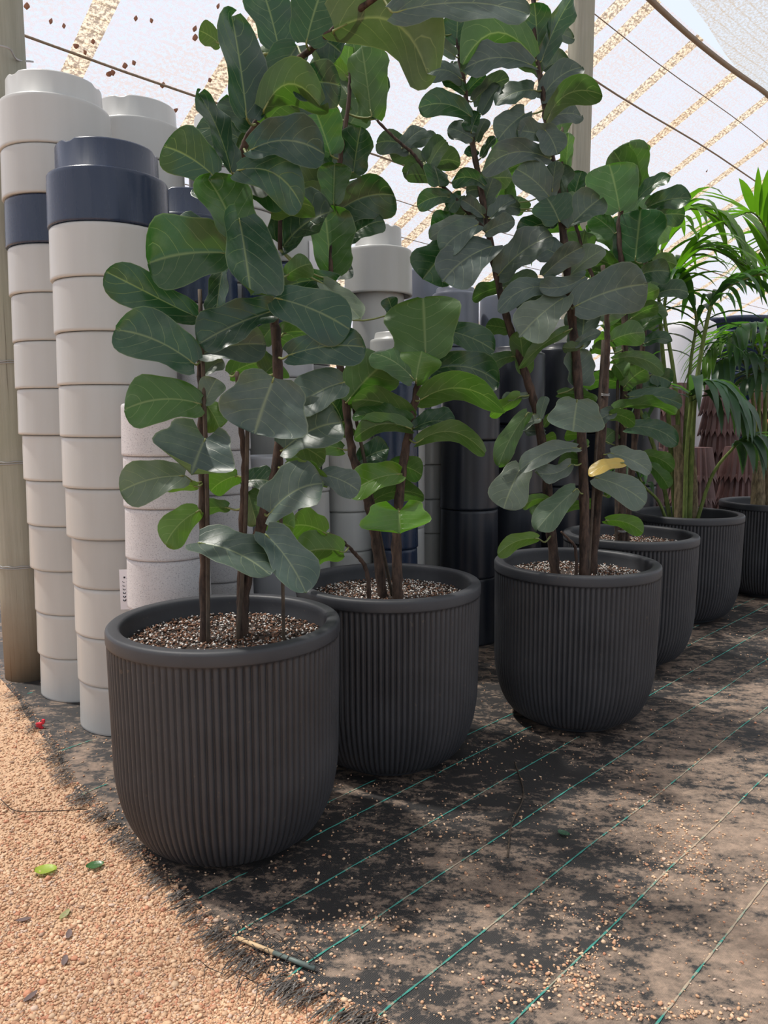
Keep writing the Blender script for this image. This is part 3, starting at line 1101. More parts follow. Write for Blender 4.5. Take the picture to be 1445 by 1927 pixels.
def leaf_mesh(B, T, wid, s, nrm, arch, cup, seed, petiole_from):
    """B base, T tip (relative to B = origin); s across, nrm top side"""
    rnd = random.Random(seed)
    a = T - B
    L = float(np.linalg.norm(a))
    a = a / L
    ph = rnd.uniform(0, 6.28)
    wav = rnd.uniform(0.018, 0.055) * L
    nw = rnd.uniform(1.6, 2.6)
    upv = np.array([0, 0, 1.0])
    upv = upv - a * (upv @ a)
    asym = rnd.uniform(-0.10, 0.10)
    tiptw = rnd.uniform(-0.6, 0.6)
    tipdrop = rnd.uniform(0.0, 0.10)
    fold = rnd.uniform(0.0, 0.26)
    v, uvv, f = [], [], []
    nc = len(CROSS)
    for y, hw in HALF:
        spine = a * L * y + upv * (arch * L * 4 * y * (1 - y)) - np.array([0, 0, 1]) * tipdrop * L * y ** 3
        tang = a * L + upv * (arch * L * 4 * (1 - 2 * y))
        tang = tang / np.linalg.norm(tang)
        n2 = np.cross(s, tang)
        n2 = n2 / np.linalg.norm(n2)
        if n2 @ nrm < 0:
            n2 = -n2
        tw = tiptw * y
        s2 = s * math.cos(tw) + n2 * math.sin(tw)
        n3 = n2 * math.cos(tw) - s * math.sin(tw)
        for x in CROSS:
            ax = abs(x)
            w = wid * hw * (1 + asym * (1 if x > 0 else -1))
            lob = -0.055 * L * ax ** 1.5 * math.exp(-(y / 0.09) ** 2)
            z = cup * wid * 0.5 * ax ** 1.4 + fold * wid * 0.5 * ax * (1 - 0.5 * y) + wav * ax ** 2 * math.sin(nw * 6.28 * y + ph + (1.3 if x > 0 else 0))
            # quilting between the side veins
            q = 6.6 * y - 2.1 * ax ** 1.25
            z += 0.010 * wid * math.sin(math.pi * (q % 1.0)) * (1 if ax > 0.1 else 0) * (1 - ax ** 4)
            v.append(spine + s2 * (w * x) + n3 * z + tang * lob)
            uvv.append((x / 2 + 0.5, y))
    for i in range(len(HALF) - 1):
        for k in range(nc - 1):
            f.append((i * nc + k, i * nc + k + 1, (i + 1) * nc + k + 1, (i + 1) * nc + k))
    mi = [0] * len(f)
    # orient faces to the top side
    p0, p1, p2 = (np.array(v[f[len(f) // 2][q]]) for q in (0, 1, 2))
    if np.cross(p1 - p0, p2 - p1) @ nrm < 0:
        f = [q[::-1] for q in f]
    pf = petiole_from
    if pf is not None:
        d = np.linalg.norm(pf)
        pts = spline([pf, pf * 0.5 - np.array([0, 0, 0.004 + 0.10 * max(0.0, d - 0.06)]), -nrm * 0.001, a * L * 0.10 + upv * arch * L * 0.36 - nrm * 0.0015], 3)
        pv, pfc = tube(pts, [0.0036 - 0.0016 * i / (len(pts) - 1) for i in range(len(pts))], 6)
        o = len(v)
        v += pv
        uvv += [(0.5, 0.3)] * len(pv)
        f += [tuple(i + o for i in q) for q in pfc]
        mi += [1] * len(pfc)
    return v, f, uvv, mi


COLS = {'g': (0.024, 0.078, 0.026), 'k': (0.022, 0.066, 0.026), 'l': (0.095, 0.210, 0.018), 'd': (0.028, 0.060, 0.044), 'p': (0.085, 0.125, 0.085), 'y': (0.80, 0.52, 0.12), 'b': (0.022, 0.060, 0.038), 'm': (0.040, 0.108, 0.022)}  # k and p keep some shade and light in the colour; p is also dusty


class Fig:
    def __init__(self, X, Y, label, stems, nchips, perl, seed, name='potted_fiddle_leaf_fig'):
        self.root = empty(name, (X, Y, 0.006), label, 'potted plant')
        self.o = np.array([X, Y, 0.006])
        self.seed = seed
        self.d0 = depth_of((X, Y, 0.8))
        link('planter', RIBBED, parent=self.root, rz=seed)
        soil(self.root, nchips, perl=perl)
        self.sp = []
        for pts, r0, r1, mat, nm in stems:
            P = [at(px, py, self.d0 + dz) for px, py, dz in pts]
            if nm != 'branch':
                g = P[0]
                P[0] = np.array([g[0], g[1], SOILZ - 0.02])
            S = spline(P, 7)
            if nm != 'stake':
                self.sp += [np.array(q) for q in S]
                S = [q + 0.0035 * np.array([mnoise.noise(Vector((i * .7, seed, 1))), mnoise.noise(Vector((i * .7, seed, 4))), 0]) for i, q in enumerate(S)]
            rr = [r0 + (r1 - r0) * i / (len(S) - 1) for i in range(len(S))]
            if nm != 'stake':
                rr = [r * (1 + 0.10 * math.sin(i * 2.4) + 0.08 * mnoise.noise(Vector((i * .9, seed, 9)))) for i, r in enumerate(rr)]
            v, f = tube([q - self.o for q in S], rr, 9)
            link(nm if nm == 'stake' else ('stem' if nm == 'stem' else 'branch'), mesh(nm, v, f, mat), parent=self.root)
        self.spa = np.array(self.sp)
        pr = (self.spa - CAM)
        zz = pr @ FW
        self.spx = np.stack([CX + FPX * (pr @ RT) / zz, CY - FPX * (pr @ UP) / zz], 1)
        self.spz = zz

    def leaf(self, bx, by, tx, ty, w, side, color, dusty, arch, cup, db, roll, dz, seed, auto=True):
        k = np.argmin(((self.spx - np.array([bx, by])) ** 2).sum(1))
        zb = self.spz[k] + db
        B = at(bx, by, zb)
        lpx = math.hypot(tx - bx, ty - by)
        L = lpx / FPX * zb
        T = at(tx, ty, zb + dz * L)
        wid = w / FPX * (zb + dz * L * 0.5)
        a = (T - B) / np.linalg.norm(T - B)
        vd = (B + T) / 2 - CAM
        vd /= np.linalg.norm(vd)
        s = np.cross(a, vd)
        s /= np.linalg.norm(s)
        n = np.cross(s, a)
        if n @ vd > 0:
            n = -n
        if auto:      # leaf blades lean so that their upper side looks to the sky
            top = n if side == 't' else -n
            roll = abs(roll) * (1 if (-s[2] if side == 't' else s[2]) > 0 else -1)
        r = math.radians(roll)
        s2 = s * math.cos(r) + n * math.sin(r)
        n2 = n * math.cos(r) - s * math.sin(r)
        if side == 'u':
            n2 = -n2
        wid = 1.16 * wid / max(0.45, abs(math.cos(r)))
        pet = self.spa[k] - B
        v, f, uvv, mi = leaf_mesh(B, T, wid, s2, n2, arch, cup, seed, pet)
        me = mesh('leaf', v, f, ['dustyleaf' if dusty else 'leaf', 'petiole'], uvv, midx=mi)
        o = link('leaf', me, B - self.o, parent=self.root)
        rc = random.Random(seed + 5)
        q = rc.uniform(0.82, 1.2)
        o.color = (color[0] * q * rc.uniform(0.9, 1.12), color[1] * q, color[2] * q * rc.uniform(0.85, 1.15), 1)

    def leaves(self, text, defcol):
        for i, ln in enumerate(text.strip().splitlines()):
            t = ln.split()
            if len(t) < 7:
                continue
            x0, y0, wd = REG[t[0]]
            k = wd / 1445.0
            bx, by, tx, ty, w = (float(q) for q in t[1:6])
            side, col, dusty = 't', defcol, defcol == 'd'
            rnd = random.Random(self.seed * 1000 + i)
            arch, cup, db, roll = rnd.uniform(0.02, 0.10), rnd.uniform(-0.10, 0.25), rnd.uniform(-0.05, 0.05), rnd.uniform(8, 40)
            dz = rnd.uniform(-0.40, 0.05)
            auto = True
            for g in t[6:]:
                if g in ('t', 'u'):
                    side = g
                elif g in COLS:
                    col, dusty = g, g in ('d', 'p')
                elif g[0] == 'a':
                    arch = float(g[1:]) / 100
                elif g[0] == 'c':
                    cup = float(g[1:]) / 100
                elif g[0] == 'z':
                    db = float(g[1:]) / 100
                elif g[0] == 'r':
                    roll = float(g[1:])
                    auto = False
                elif g[0] == 'w':
                    dz = float(g[1:]) / 100
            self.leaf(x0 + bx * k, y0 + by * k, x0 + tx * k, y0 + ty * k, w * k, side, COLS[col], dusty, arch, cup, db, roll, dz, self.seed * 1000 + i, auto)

    def filler(self, n, y0, y1, col, size, back=0.06):
        rnd = random.Random(self.seed * 77)
        idx = [i for i in range(len(self.spx)) if y0 < self.spx[i][1] < y1]
        for q in range(n):
            i = rnd.choice(idx)
            bx, by = self.spx[i] + np.array([rnd.gauss(0, 4), rnd.gauss(0, 4)])
            a = rnd.choice([-1, 1]) * rnd.uniform(0.3, 1.5)
            L = size * rnd.uniform(0.75, 1.2)
            self.leaf(bx, by, bx + L * math.sin(a), by - L * math.cos(a) * 0.7, L * rnd.uniform(0.4, 0.7), rnd.choice('tu'), COLS[col], col == 'd', rnd.uniform(0, .15), rnd.uniform(-.1, .3), back + rnd.uniform(0, .1), rnd.uniform(-25, 25), rnd.uniform(0.0, 0.6), 90000 + self.seed * 500 + q)


P1 = Fig(-0.416, 1.972, 'tall fiddle leaf fig in a ribbed charcoal planter beside the gravel edge', [
    ([(385, 1205, 0), (383, 1000, 0), (380, 800, 0), (377, 680, 0), (374, 600, 0.0)], 0.013, 0.008, 'bark', 'stem'),
    ([(456, 1205, 0.05), (458, 1120, 0.05), (478, 1040, 0.03), (500, 955, 0.0), (519, 889, 0), (527, 810, 0), (523, 700, 0), (517, 610, 0), (500, 540, 0), (470, 460, 0), (440, 390, 0), (441, 345, -0.02), (453, 300, -0.04), (465, 262, -0.06), (498, 208, -0.09),
      (545, 129, -0.13), (590, 89, -0.18), (635, 50, -0.26), (700, 0, -0.38), (760, -40, -0.45)], 0.017, 0.006, 'bark', 'stem'),
    ([(450, 1200, 0.02), (455, 1000, 0.02), (460, 880, 0.02), (452, 790, 0.02), (446, 700, 0.03)], 0.010, 0.006, 'bark', 'stem'),
    ([(391, 1208, -0.02), (389, 900, -0.02), (376, 545, -0.02)], 0.0055, 0.0055, 'stake', 'stake'),
    ([(445, 1205, 0.01), (461, 1000, 0.0), (466, 780, 0.0)], 0.0055, 0.0055, 'stake', 'stake'),
    ([(534, 1212, 0.0), (532, 1100, 0.0), (528, 960, 0.0)], 0.0048, 0.0045, 'stake', 'stake'),
    ([(527, 470, 0.10), (527, 230, 0.10), (525, 98, 0.10)], 0.006, 0.004, 'bark', 'branch'),
], 4600, 0.33, 1)
P1.leaves('''
B1 1090 465 375 520 560 t z-6 a4
B1 815 1040 -10 545 300 t a-4 r25 b
B1 800 1470 80 1110 430 t b z-5
B1 850 1830 165 1880 400 t m z-3 a10
B2 555 985 -125 1275 330 t b z-6 a3
B1 1065 560 990 1010 170 t b
B2 240 150 345 850 500 t b z-14 c20 a6
B1 1000 300 545 180 190 t b z8
B2 -100 1380 485 1290 280 t d z-2
B1 890 1830 1000 1580 190 t p z-2
R6 562 600 640 735 150 u l z2
R1 1345 1340 1180 1000 290 t m z-8 c25 a6
R1 1215 1000 925 800 250 t b z-4
B3 700 1560 400 790 230 t b r30 z-5
B3 840 1070 700 80 430 t b z-10 c18
B3 590 390 405 260 190 u k z6
B3 1130 440 980 -130 400 t b z4
R2 290 625 605 590 250 u m a40 z-10 c30 w-5
R2 215 850 635 862 210 t b a14 z-12
R2 140 965 505 1130 210 t b a20 z-10
R2 470 480 728 470 210 t b a5 z-6
R2 530 245 620 -70 270 t g z-4
R2 690 170 1215 378 400 u d a30 z-8 c10 w0
R3 0 70 775 5 210 t d a4 z-2 w0
R2 560 200 730 300 170 t b z8
B2 570 870 1245 1130 400 t b z-9 a4
B2 690 1390 1390 1290 310 t b z-7 a5
R6 950 455 838 757 470 t d z-16 c6 w-10 r0
R6 1345 480 1075 610 240 t d z-4
A2 450 510 1110 150 500 t d z-4
A2 290 1240 915 830 560 t d z-8
A2 470 700 930 950 150 u l a18 z-6
A2 880 800 1300 960 290 t d z-9
R6 520 1390 930 1570 280 t d z-17 a8
R6 900 1340 1130 1660 230 t d z-16
R6 530 1205 335 1390 160 u l z-4 a12
R6 445 1010 78 1085 190 t p z-10 a6
R6 560 800 480 1000 400 t d z-12 c45 w-60
R6 515 1070 325 1060 70 u l z-6
R6 745 1010 590 1085 150 u l z4
R6 690 1190 530 1200 90 u m z5
R6 800 1100 850 1285 150 u m z5
R6 780 1040 945 1030 120 t k z6
R6 900 1290 1065 1300 140 u l z8
R6 700 440 945 350 150 u m z8
R6 560 430 665 350 90 t p z3
B2 1120 720 545 775 190 t g z10
B2 1000 740 1345 1050 190 t p z6
R2 330 1200 575 1165 160 u m z-4 a12
R2 400 1400 690 1180 280 t b z3
R2 420 1560 560 1480 120 u m z5
R2 150 1040 340 1060 120 t p z4
R2 200 1060 420 1150 160 t g z6
R2 480 260 330 560 240 t g z5
R2 530 180 690 330 230 u g z12
B2 470 1560 600 1440 300 u k z6
B2 640 1190 930 1170 140 u k z8
B2 560 1120 440 1270 160 u g z6
R6 1010 800 1240 920 150 u m z8
''', 'g')
P1.filler(16, 120, 800, 'k', 100, 0.10)

P2 = Fig(0.014, 2.461, 'fiddle leaf fig with fresh green leaves in the ribbed planter behind the largest one', [
    ([(722, 1112, 0), (706, 1010, 0), (686, 922, 0), (663, 855, 0), (650, 756, 0), (634, 650, 0), (622, 520, 0), (627, 400, 0), (640, 300, 0.0), (655, 200, 0.0), (660, 120, 0)], 0.017, 0.006, 'bark', 'stem'),
    ([(749, 1118, -0.03), (746, 1010, -0.03), (756, 890, -0.02), (772, 800, -0.02), (786, 725, -0.02), (790, 700, -0.02)], 0.018, 0.010, 'bark', 'stem'),
    ([(695, 1098, -0.05), (690, 1075, -0.05), (668, 1042, -0.08), (640, 1015, -0.10), (618, 1003, -0.12)], 0.008, 0.004, 'bark', 'stem'),
    ([(742, 1116, 0.02), (705, 960, 0.02), (664, 760, 0.02)], 0.006, 0.006, 'stake', 'stake'),
], 3600, 0.45, 2)
P2.leaves('''
R7 785 395 770 25 400 u m z-4 w10 r0 c-5
R7 730 535 765 350 210 u l z-8 c30
R7 715 520 480 350 160 t m z-8 c-20
R7 340 652 575 390 260 u m z-4
R7 830 470 1200 520 170 t k z3 a12
R7 755 640 1225 680 200 u m a18 z-6
R7 712 742 370 640 150 u m z0 a10
R7 690 775 372 720 130 t m z-3 a8
R7 705 805 380 850 120 u m a16 z-6
R7 725 800 960 770 110 t k a12 z-2
R7 735 882 1122 905 120 u m a20 z-6
R7 410 990 580 915 140 t k z5
R7 645 1060 350 1160 170 t l z-7 a8
R7 585 1010 765 1060 110 u m z3 a8
R7 480 1215 775 1165 120 u m z4 a12
R7 635 1270 640 1398 350 t l z-12 c30 w-50 r0
R7 750 420 655 290 170 u m z6
R7 870 240 1175 335 140 t k z6
R7 600 150 570 55 80 t k z5
B2 1070 655 1010 0 400 t m z0
A1 750 195 1015 35 180 t k z3
R2 685 1155 692 905 165 t m z-4
R2 700 1205 1030 1070 220 t k z0 a8
B4 860 1060 770 390 340 u m z-3 c25
B4 890 1080 990 655 150 t k z3
B4 700 1560 770 1100 320 t k z2
B4 490 1400 350 980 310 t m z-2
B4 640 640 660 395 160 u l z8
B4 640 690 485 545 150 u l z6
B4 560 1060 300 960 160 u g z3
B4 500 1500 600 1080 300 t k z6
B4 740 700 690 330 200 u m z9
R6 1242 1335 1042 1280 170 u l z-3
R6 1345 1442 1080 1450 180 u l z-4 a8
R6 1340 860 1010 895 130 u m z0 a10
R7 350 610 300 780 120 u m z5
A1 700 1580 600 1400 150 t k z4
R7 370 850 300 800 90 u m z3
A1 640 480 780 430 120 t d z3
''', 'm')
P2.filler(16, 100, 480, 'k', 80, 0.08)

P3 = Fig(0.71, 2.798, 'tallest fiddle leaf fig with dusty grey-green leaves in a ribbed planter', [
    ([(1048, 1070, 0), (1036, 990, 0), (1025, 870, 0), (1007, 765, 0), (984, 690, 0), (960, 620, 0), (937, 530, 0), (920, 440, 0), (900, 330, 0), (884, 240, 0), (872, 150, 0), (862, 90, 0), (855, 20, 0)], 0.019, 0.007, 'bark', 'stem'),
    ([(1101, 1078, -0.05), (1098, 900, -0.04), (1086, 700, -0.03), (1072, 560, -0.02), (1060, 440, -0.02), (1047, 350, -0.02), (1032, 255, -0.02), (1021, 170, -0.02), (1006, 90, -0.02), (1004, 0, -0.02), (1006, -40, -0.02)], 0.019, 0.008, 'bark', 'stem'),
    ([(1114, 1066, 0.02), (1128, 900, 0.04), (1137, 760, 0.05), (1142, 660, 0.05), (1142, 600, 0.05), (1134, 500, 0.06)], 0.017, 0.008, 'bark', 'stem'),
    ([(920, 440, 0), (895, 415, 0), (855, 372, 0), (800, 318, 0), (776, 288, 0), (745, 262, 0), (708, 225, 0)], 0.008, 0.005, 'bark', 'branch'),
    ([(1106, 1080, -0.06), (1118, 900, -0.02), (1135, 640, 0.02)], 0.006, 0.006, 'stake', 'stake'),
    ([(1086, 1060, -0.08), (1083, 1035, -0.10), (1070, 1015, -0.12), (1055, 1000, -0.12)], 0.006, 0.004, 'bark', 'stem'),
], 3000, 0.5, 3)
P3.leaves('''
A6 860 265 535 160 170 t k z-2 a12
A6 960 345 970 85 200 t k z0
A6 950 425 742 300 110 t p z-2
A6 1000 415 1075 292 90 t p z1
A6 990 595 725 555 140 t d a18 z-3
R3 800 335 395 330 220 u k a32 z-5
R3 785 370 378 385 140 t d a12 z-7
A6 1020 695 855 590 100 t k z-2
A6 1030 705 1175 560 110 t k z2
R3 450 575 655 420 110 t d z2 r25
A6 1072 885 670 815 170 t k a15 z-3
R3 795 510 578 585 140 t d z-4 a10
R3 500 645 605 465 90 t d z2
A6 1070 995 1130 845 160 t k z-3
A6 1082 1045 895 955 130 t d z-2
A6 1108 1065 1185 880 90 t d z1
A6 738 1285 880 1048 110 t d z-2 r30
A6 830 1405 790 1240 200 t k z-3
A6 905 1490 660 1556 130 t k z-2 a10
A6 1112 1185 1020 1135 80 t k z1
A6 1150 1185 1252 1022 70 t k z1
A6 1172 1405 920 1345 110 t k z-2 a14
R3 885 900 500 955 130 t d a15 z-3
A6 1165 1440 1030 1440 120 t d z1
A6 1170 1535 1235 1335 140 t d z2
A6 1155 1625 998 1500 100 t d z-2
A6 1220 1645 1402 1485 100 t d z-2
A6 1178 1755 1400 1655 130 t d z-4
A6 1118 1698 835 1895 180 t d z-5
A6 1100 1660 752 1785 110 t p z-2
A6 995 1480 895 1585 110 t k z0
A6 965 1680 760 1700 150 t g z4
R3 335 1395 165 1575 210 t k z3
R3 562 1395 275 1595 180 t d z-4
R3 598 1555 905 1305 200 t d z-2
R3 892 1125 695 945 170 t d z-4
R3 918 1115 975 915 170 t d z1
R3 900 1085 922 895 90 t d z-5
R3 745 645 590 775 140 t d z-3
R3 872 770 695 735 110 t d z-4
R3 858 735 930 862 140 t d z-5
R3 868 685 1185 510 130 u k a25 z-3
R3 838 565 1068 365 130 t d a15 z0
R3 840 345 1020 -40 130 t k z0 r20
R3 822 335 800 10 140 t k z3
R3 940 1255 870 1110 220 t k z-5
R3 990 1295 1168 1115 140 t d z-2
R3 902 1258 700 1325 110 t k z1
R3 962 1465 795 1375 160 t d z-2
R3 848 1562 1075 1388 110 t d z-5 r20
R3 1000 1562 1195 1408 140 t p z-1
R3 1085 1565 825 1600 100 t d a-14 z-7
R3 962 1660 592 1735 120 t d a18 z-5
R3 935 1720 688 1722 100 t d z-1
R3 962 1688 710 1895 170 t p z-7
R3 792 1855 715 1748 100 u l z2
A4 245 1720 908 1480 390 t d z-9 a4
A5 310 455 342 85 240 t d z4
A5 255 435 490 298 90 t d z-5
A5 330 432 138 440 100 u d z-5 a-10
A5 290 800 250 458 290 t d z4
A5 270 925 230 1205 450 t p z-12 w-10 r0 c6
A5 95 872 445 935 110 u m z4
A5 595 1040 365 1185 160 t d z-5
A5 560 1060 795 1130 140 u m z-5 a10
B5 892 1170 375 1335 160 t p a8 z-6
B5 392 1330 228 1702 300 t p z-8
B5 842 1318 508 1370 150 t p a-16 z-7
B5 552 902 318 1022 110 t p z-5
B5 550 930 612 678 80 t p z-5
B5 452 850 185 1285 170 u m z-6
B5 382 700 105 885 160 u l z-2
B5 442 700 215 712 70 t p z0
B5 818 100 365 425 110 u m a6 z-5
B5 420 485 370 105 200 u m z0
B5 322 340 65 465 130 u k z0 a10
B5 600 1030 418 1022 80 t d z2
B5 610 1090 705 1060 80 u l z1
B5 590 972 675 855 80 u m z2
B5 942 1060 785 1050 130 u l z5
B5 942 1290 722 1312 110 u m z4 a12
B5 1000 1150 848 1160 120 u m z6
B5 892 1540 535 1905 220 u d z-8 a4
B5 640 1640 398 1692 90 u l z-5 a12
B5 640 1660 490 1765 110 u m z-4
B5 1090 1680 748 1742 120 u m z5 a10
R8 300 1415 98 1478 70 u l z-20 a10
A5 692 1500 372 1572 120 t y z-18 a8
A5 570 1410 935 1555 170 t p z-5 a5
A5 430 1630 892 1838 240 t p z-8 a6
A5 530 1800 665 1740 100 u m z2
A3 700 400 480 470 120 u k z4
A3 760 720 580 690 130 u k z2
''', 'd')
P3.filler(26, 60, 620, 'd', 62, 0.05)

P4 = Fig(1.131, 3.50, 'bushy green fiddle leaf fig in the ribbed planter next to the palm', [
    ([(1168, 1020, 0), (1170, 900, 0), (1173, 760, 0), (1176, 640, 0), (1172, 520, 0), (1165, 420, 0), (1185, 340, 0)], 0.022, 0.010, 'bark', 'stem'),
    ([(1176, 1022, 0.04), (1188, 900, 0.04), (1200, 760, 0.05), (1210, 640, 0.05), (1215, 520, 0.05), (1212, 420, 0.05)], 0.018, 0.009, 'bark', 'stem'),
    ([(1160, 1018, -0.02), (1160, 860, -0.02), (1163, 680, 0)], 0.007, 0.007, 'stake', 'stake'),
    ([(1150, 600, 0.1), (1100, 480, 0.1), (1060, 330, 0.1), (1058, 240, 0.1)], 0.01, 0.006, 'bark', 'branch'),
], 2200, 0.35, 4)
P4.leaves('''
A4 655 855 560 400 410 t m z-5
A4 760 645 595 275 270 u m z2
A4 800 660 740 195 230 u m z5
A4 850 400 912 238 80 u m z6
A4 795 1305 850 815 460 t g z-10
A4 790 775 1122 515 140 t g z0
A4 905 820 1305 715 200 t g z-2
A4 955 905 1245 870 180 t g z-4
A4 855 1425 1112 1390 200 t k z-4
A4 605 1055 395 875 220 t m z0
A4 300 1265 340 1005 230 u m z0
A4 230 765 312 465 190 t g z0
A4 170 465 195 115 140 u m z0
A4 120 135 172 -95 170 u m z0
A4 1000 1600 1275 1570 150 t k z0
A4 525 1855 1015 1555 170 u l z-12
A5 770 180 1005 65 140 u m z-2
A5 830 295 1035 160 170 t m z-3
A5 580 392 885 300 190 u m z-12
A5 880 420 1130 390 130 t k z-2 a14
A5 590 565 1058 665 130 u m a15 z-12
A5 600 600 690 722 180 u m z-10
A5 690 812 905 620 190 u m z-6
A5 945 700 1125 760 180 t k z0
A5 745 900 1222 945 140 t k z-8 a6
A5 770 850 1025 790 120 t k z2
A5 610 1022 1165 1050 120 u m a12 z-8
A5 720 1180 1180 1315 170 t k a14 z-8
A5 860 1430 1145 1535 130 u m a10 z0
A5 930 1520 1100 1725 130 u m z-2
A5 680 790 345 760 180 u m z0
A5 520 500 405 460 130 u m z-4
A5 552 390 435 368 100 u l z-6
A5 880 1110 930 1080 120 t m z0
A5 520 1300 610 1200 140 u m z0
R8 635 1325 822 1385 70 u l z-20 a12
A6 1250 1530 1355 1305 160 u m z0
A6 1260 1180 1400 1000 150 u m z3
A6 1390 1600 1445 1480 160 u m z3
R3 680 790 700 700 110 u m z3
R3 770 920 640 960 150 u m z3
R3 650 1180 600 1000 120 u m z3
''', 'm')
P4.filler(30, 380, 760, 'm', 66, 0.06)


# wire ties holding stems to their stakes
for fig, px, py, r in [(P3, 1089, 772, 0.021), (P3, 1135, 745, 0.016), (P4, 1172, 985, 0.027), (P4, 1171, 1005, 0.027)]:
    k = int(np.argmin(((fig.spx - np.array([px, py])) ** 2).sum(1)))
    c = fig.spa[k] - fig.o
    parts = []
    for dz in (0, 0.005):
        parts.append(tube([c + np.array([r * math.cos(a), r * math.sin(a), dz + 0.003 * math.sin(a)]) for a in np.linspace(0, 6.283, 17)], 0.0016, 5, False))
    v, f = join(parts)
    link('wire_tie', mesh('wire_tie', v, f, 'wire'), parent=fig.root)

# ------------------------------------------------------------------ kentia palms
def leaflet_mesh(B, d, L, w, droop, seed):
    rnd = random.Random(seed)
    d = d / np.linalg.norm(d)
    side = np.cross(d, np.array([0, 0, 1.0]))
    side /= np.linalg.norm(side) + 1e-9
    v, f = [], []
    n = 7
    p = np.zeros(3)
    dirv = d.copy()
    for k in range(n + 1):
        t = k / n
        ww = w * (0.35 + 0.65 * math.sin(min(1, t * 2.2) * math.pi / 2)) * (1 - t ** 2.6) + 0.0004
        nrm = np.cross(side, dirv)
        v += [p - side * ww + nrm * ww * 0.30, p - nrm * 0.0, p + side * ww + nrm * ww * 0.30]
        dirv = dirv + np.array([0, 0, -droop * (0.3 + t) / n * 2])
        dirv /= np.linalg.norm(dirv)
        p = p + dirv * L / n
    for k in range(n):
        f += [(3 * k, 3 * k + 1, 3 * k + 4, 3 * k + 3), (3 * k + 1, 3 * k + 2, 3 * k + 5, 3 * k + 4)]
    return v, f


def palm(X, Y, label, trunk, fronds, seed, soiln):
    root = empty('potted_kentia_palm', (X, Y, 0.006), label, 'potted plant')
    o = np.array([X, Y, 0.006])
    d0 = depth_of((X, Y, 0.8))
    link('planter', RIBBED, parent=root, rz=seed)
    soil(root, soiln, z0=0.50 if soiln == 0 else SOILZ, perl=0.3)
    for pts, r0, r1 in trunk:
        P = [at(px, py, d0 + dz) for px, py, dz in pts]
        P[0] = np.array([P[0][0], P[0][1], 0.49])
        S = spline(P, 6)
        rr = [(r0 + (r1 - r0) * i / (len(S) - 1)) * (1 + 0.07 * (i % 2)) for i in range(len(S))]
        v, f = tube([q - o for q in S], rr, 10)
        link('trunk', mesh('trunk', v, f, 'palmtrunk'), parent=root)
    rnd = random.Random(seed)
    for fi, (pet, rach, n, L, w, droop, col, r0) in enumerate(fronds):
        P = [at(px, py, d0 + dz) for px, py, dz in pet]
        if pet[0][1] > 920:
            P[0] = np.array([P[0][0], P[0][1], 0.50])
        Q = [at(px, py, d0 + dz) for px, py, dz in rach]
        S = spline(P + Q, 6)
        n0 = (len(P) - 1) * 6
        fr = link('frond', None, P[0] - o, parent=root)
        rr = [r0 * (1 - 0.8 * i / (len(S) - 1)) for i in range(len(S))]
        v, f = tube([q - P[0] for q in S], rr, 7)
        link('stalk', mesh('stalk', v, f, 'greenstem'), parent=fr)
        R = S[n0:]
        n = int(n * 1.4)
        for k in range(n):
            t = (k + 0.5) / n
            x = t * (len(R) - 1.001)
            i = int(x)
            B = R[i] + (R[i + 1] - R[i]) * (x - i)
            tg = R[i + 1] - R[i]
            tg = tg / np.linalg.norm(tg)
            sd = np.cross(tg, np.array([0, 0, 1.0]))
            sd /= np.linalg.norm(sd) + 1e-9
            sgn = 1 if k % 2 else -1
            fwd = 0.45 + 0.75 * t
            d = sd * sgn * (1.0 - 0.35 * t) + tg * fwd + np.array([0, 0, rnd.uniform(0.10, 0.35)])
            LL = L * (0.55 + 0.45 * math.sin(math.pi * min(1, 0.25 + 0.75 * t))) * rnd.uniform(0.85, 1.12)
            v, f = leaflet_mesh(B, d, LL * 1.42, 2.0 * w * rnd.uniform(0.8, 1.15), droop * rnd.uniform(0.7, 1.3), seed * 99 + fi * 40 + k)
            lo = link('leaflet', mesh('leaflet', v, f, 'palm'), B - P[0], parent=fr)
            q = rnd.uniform(0.8, 1.2)
            lo.color = (col[0] * q, col[1] * q, col[2] * q, 1)
    return root


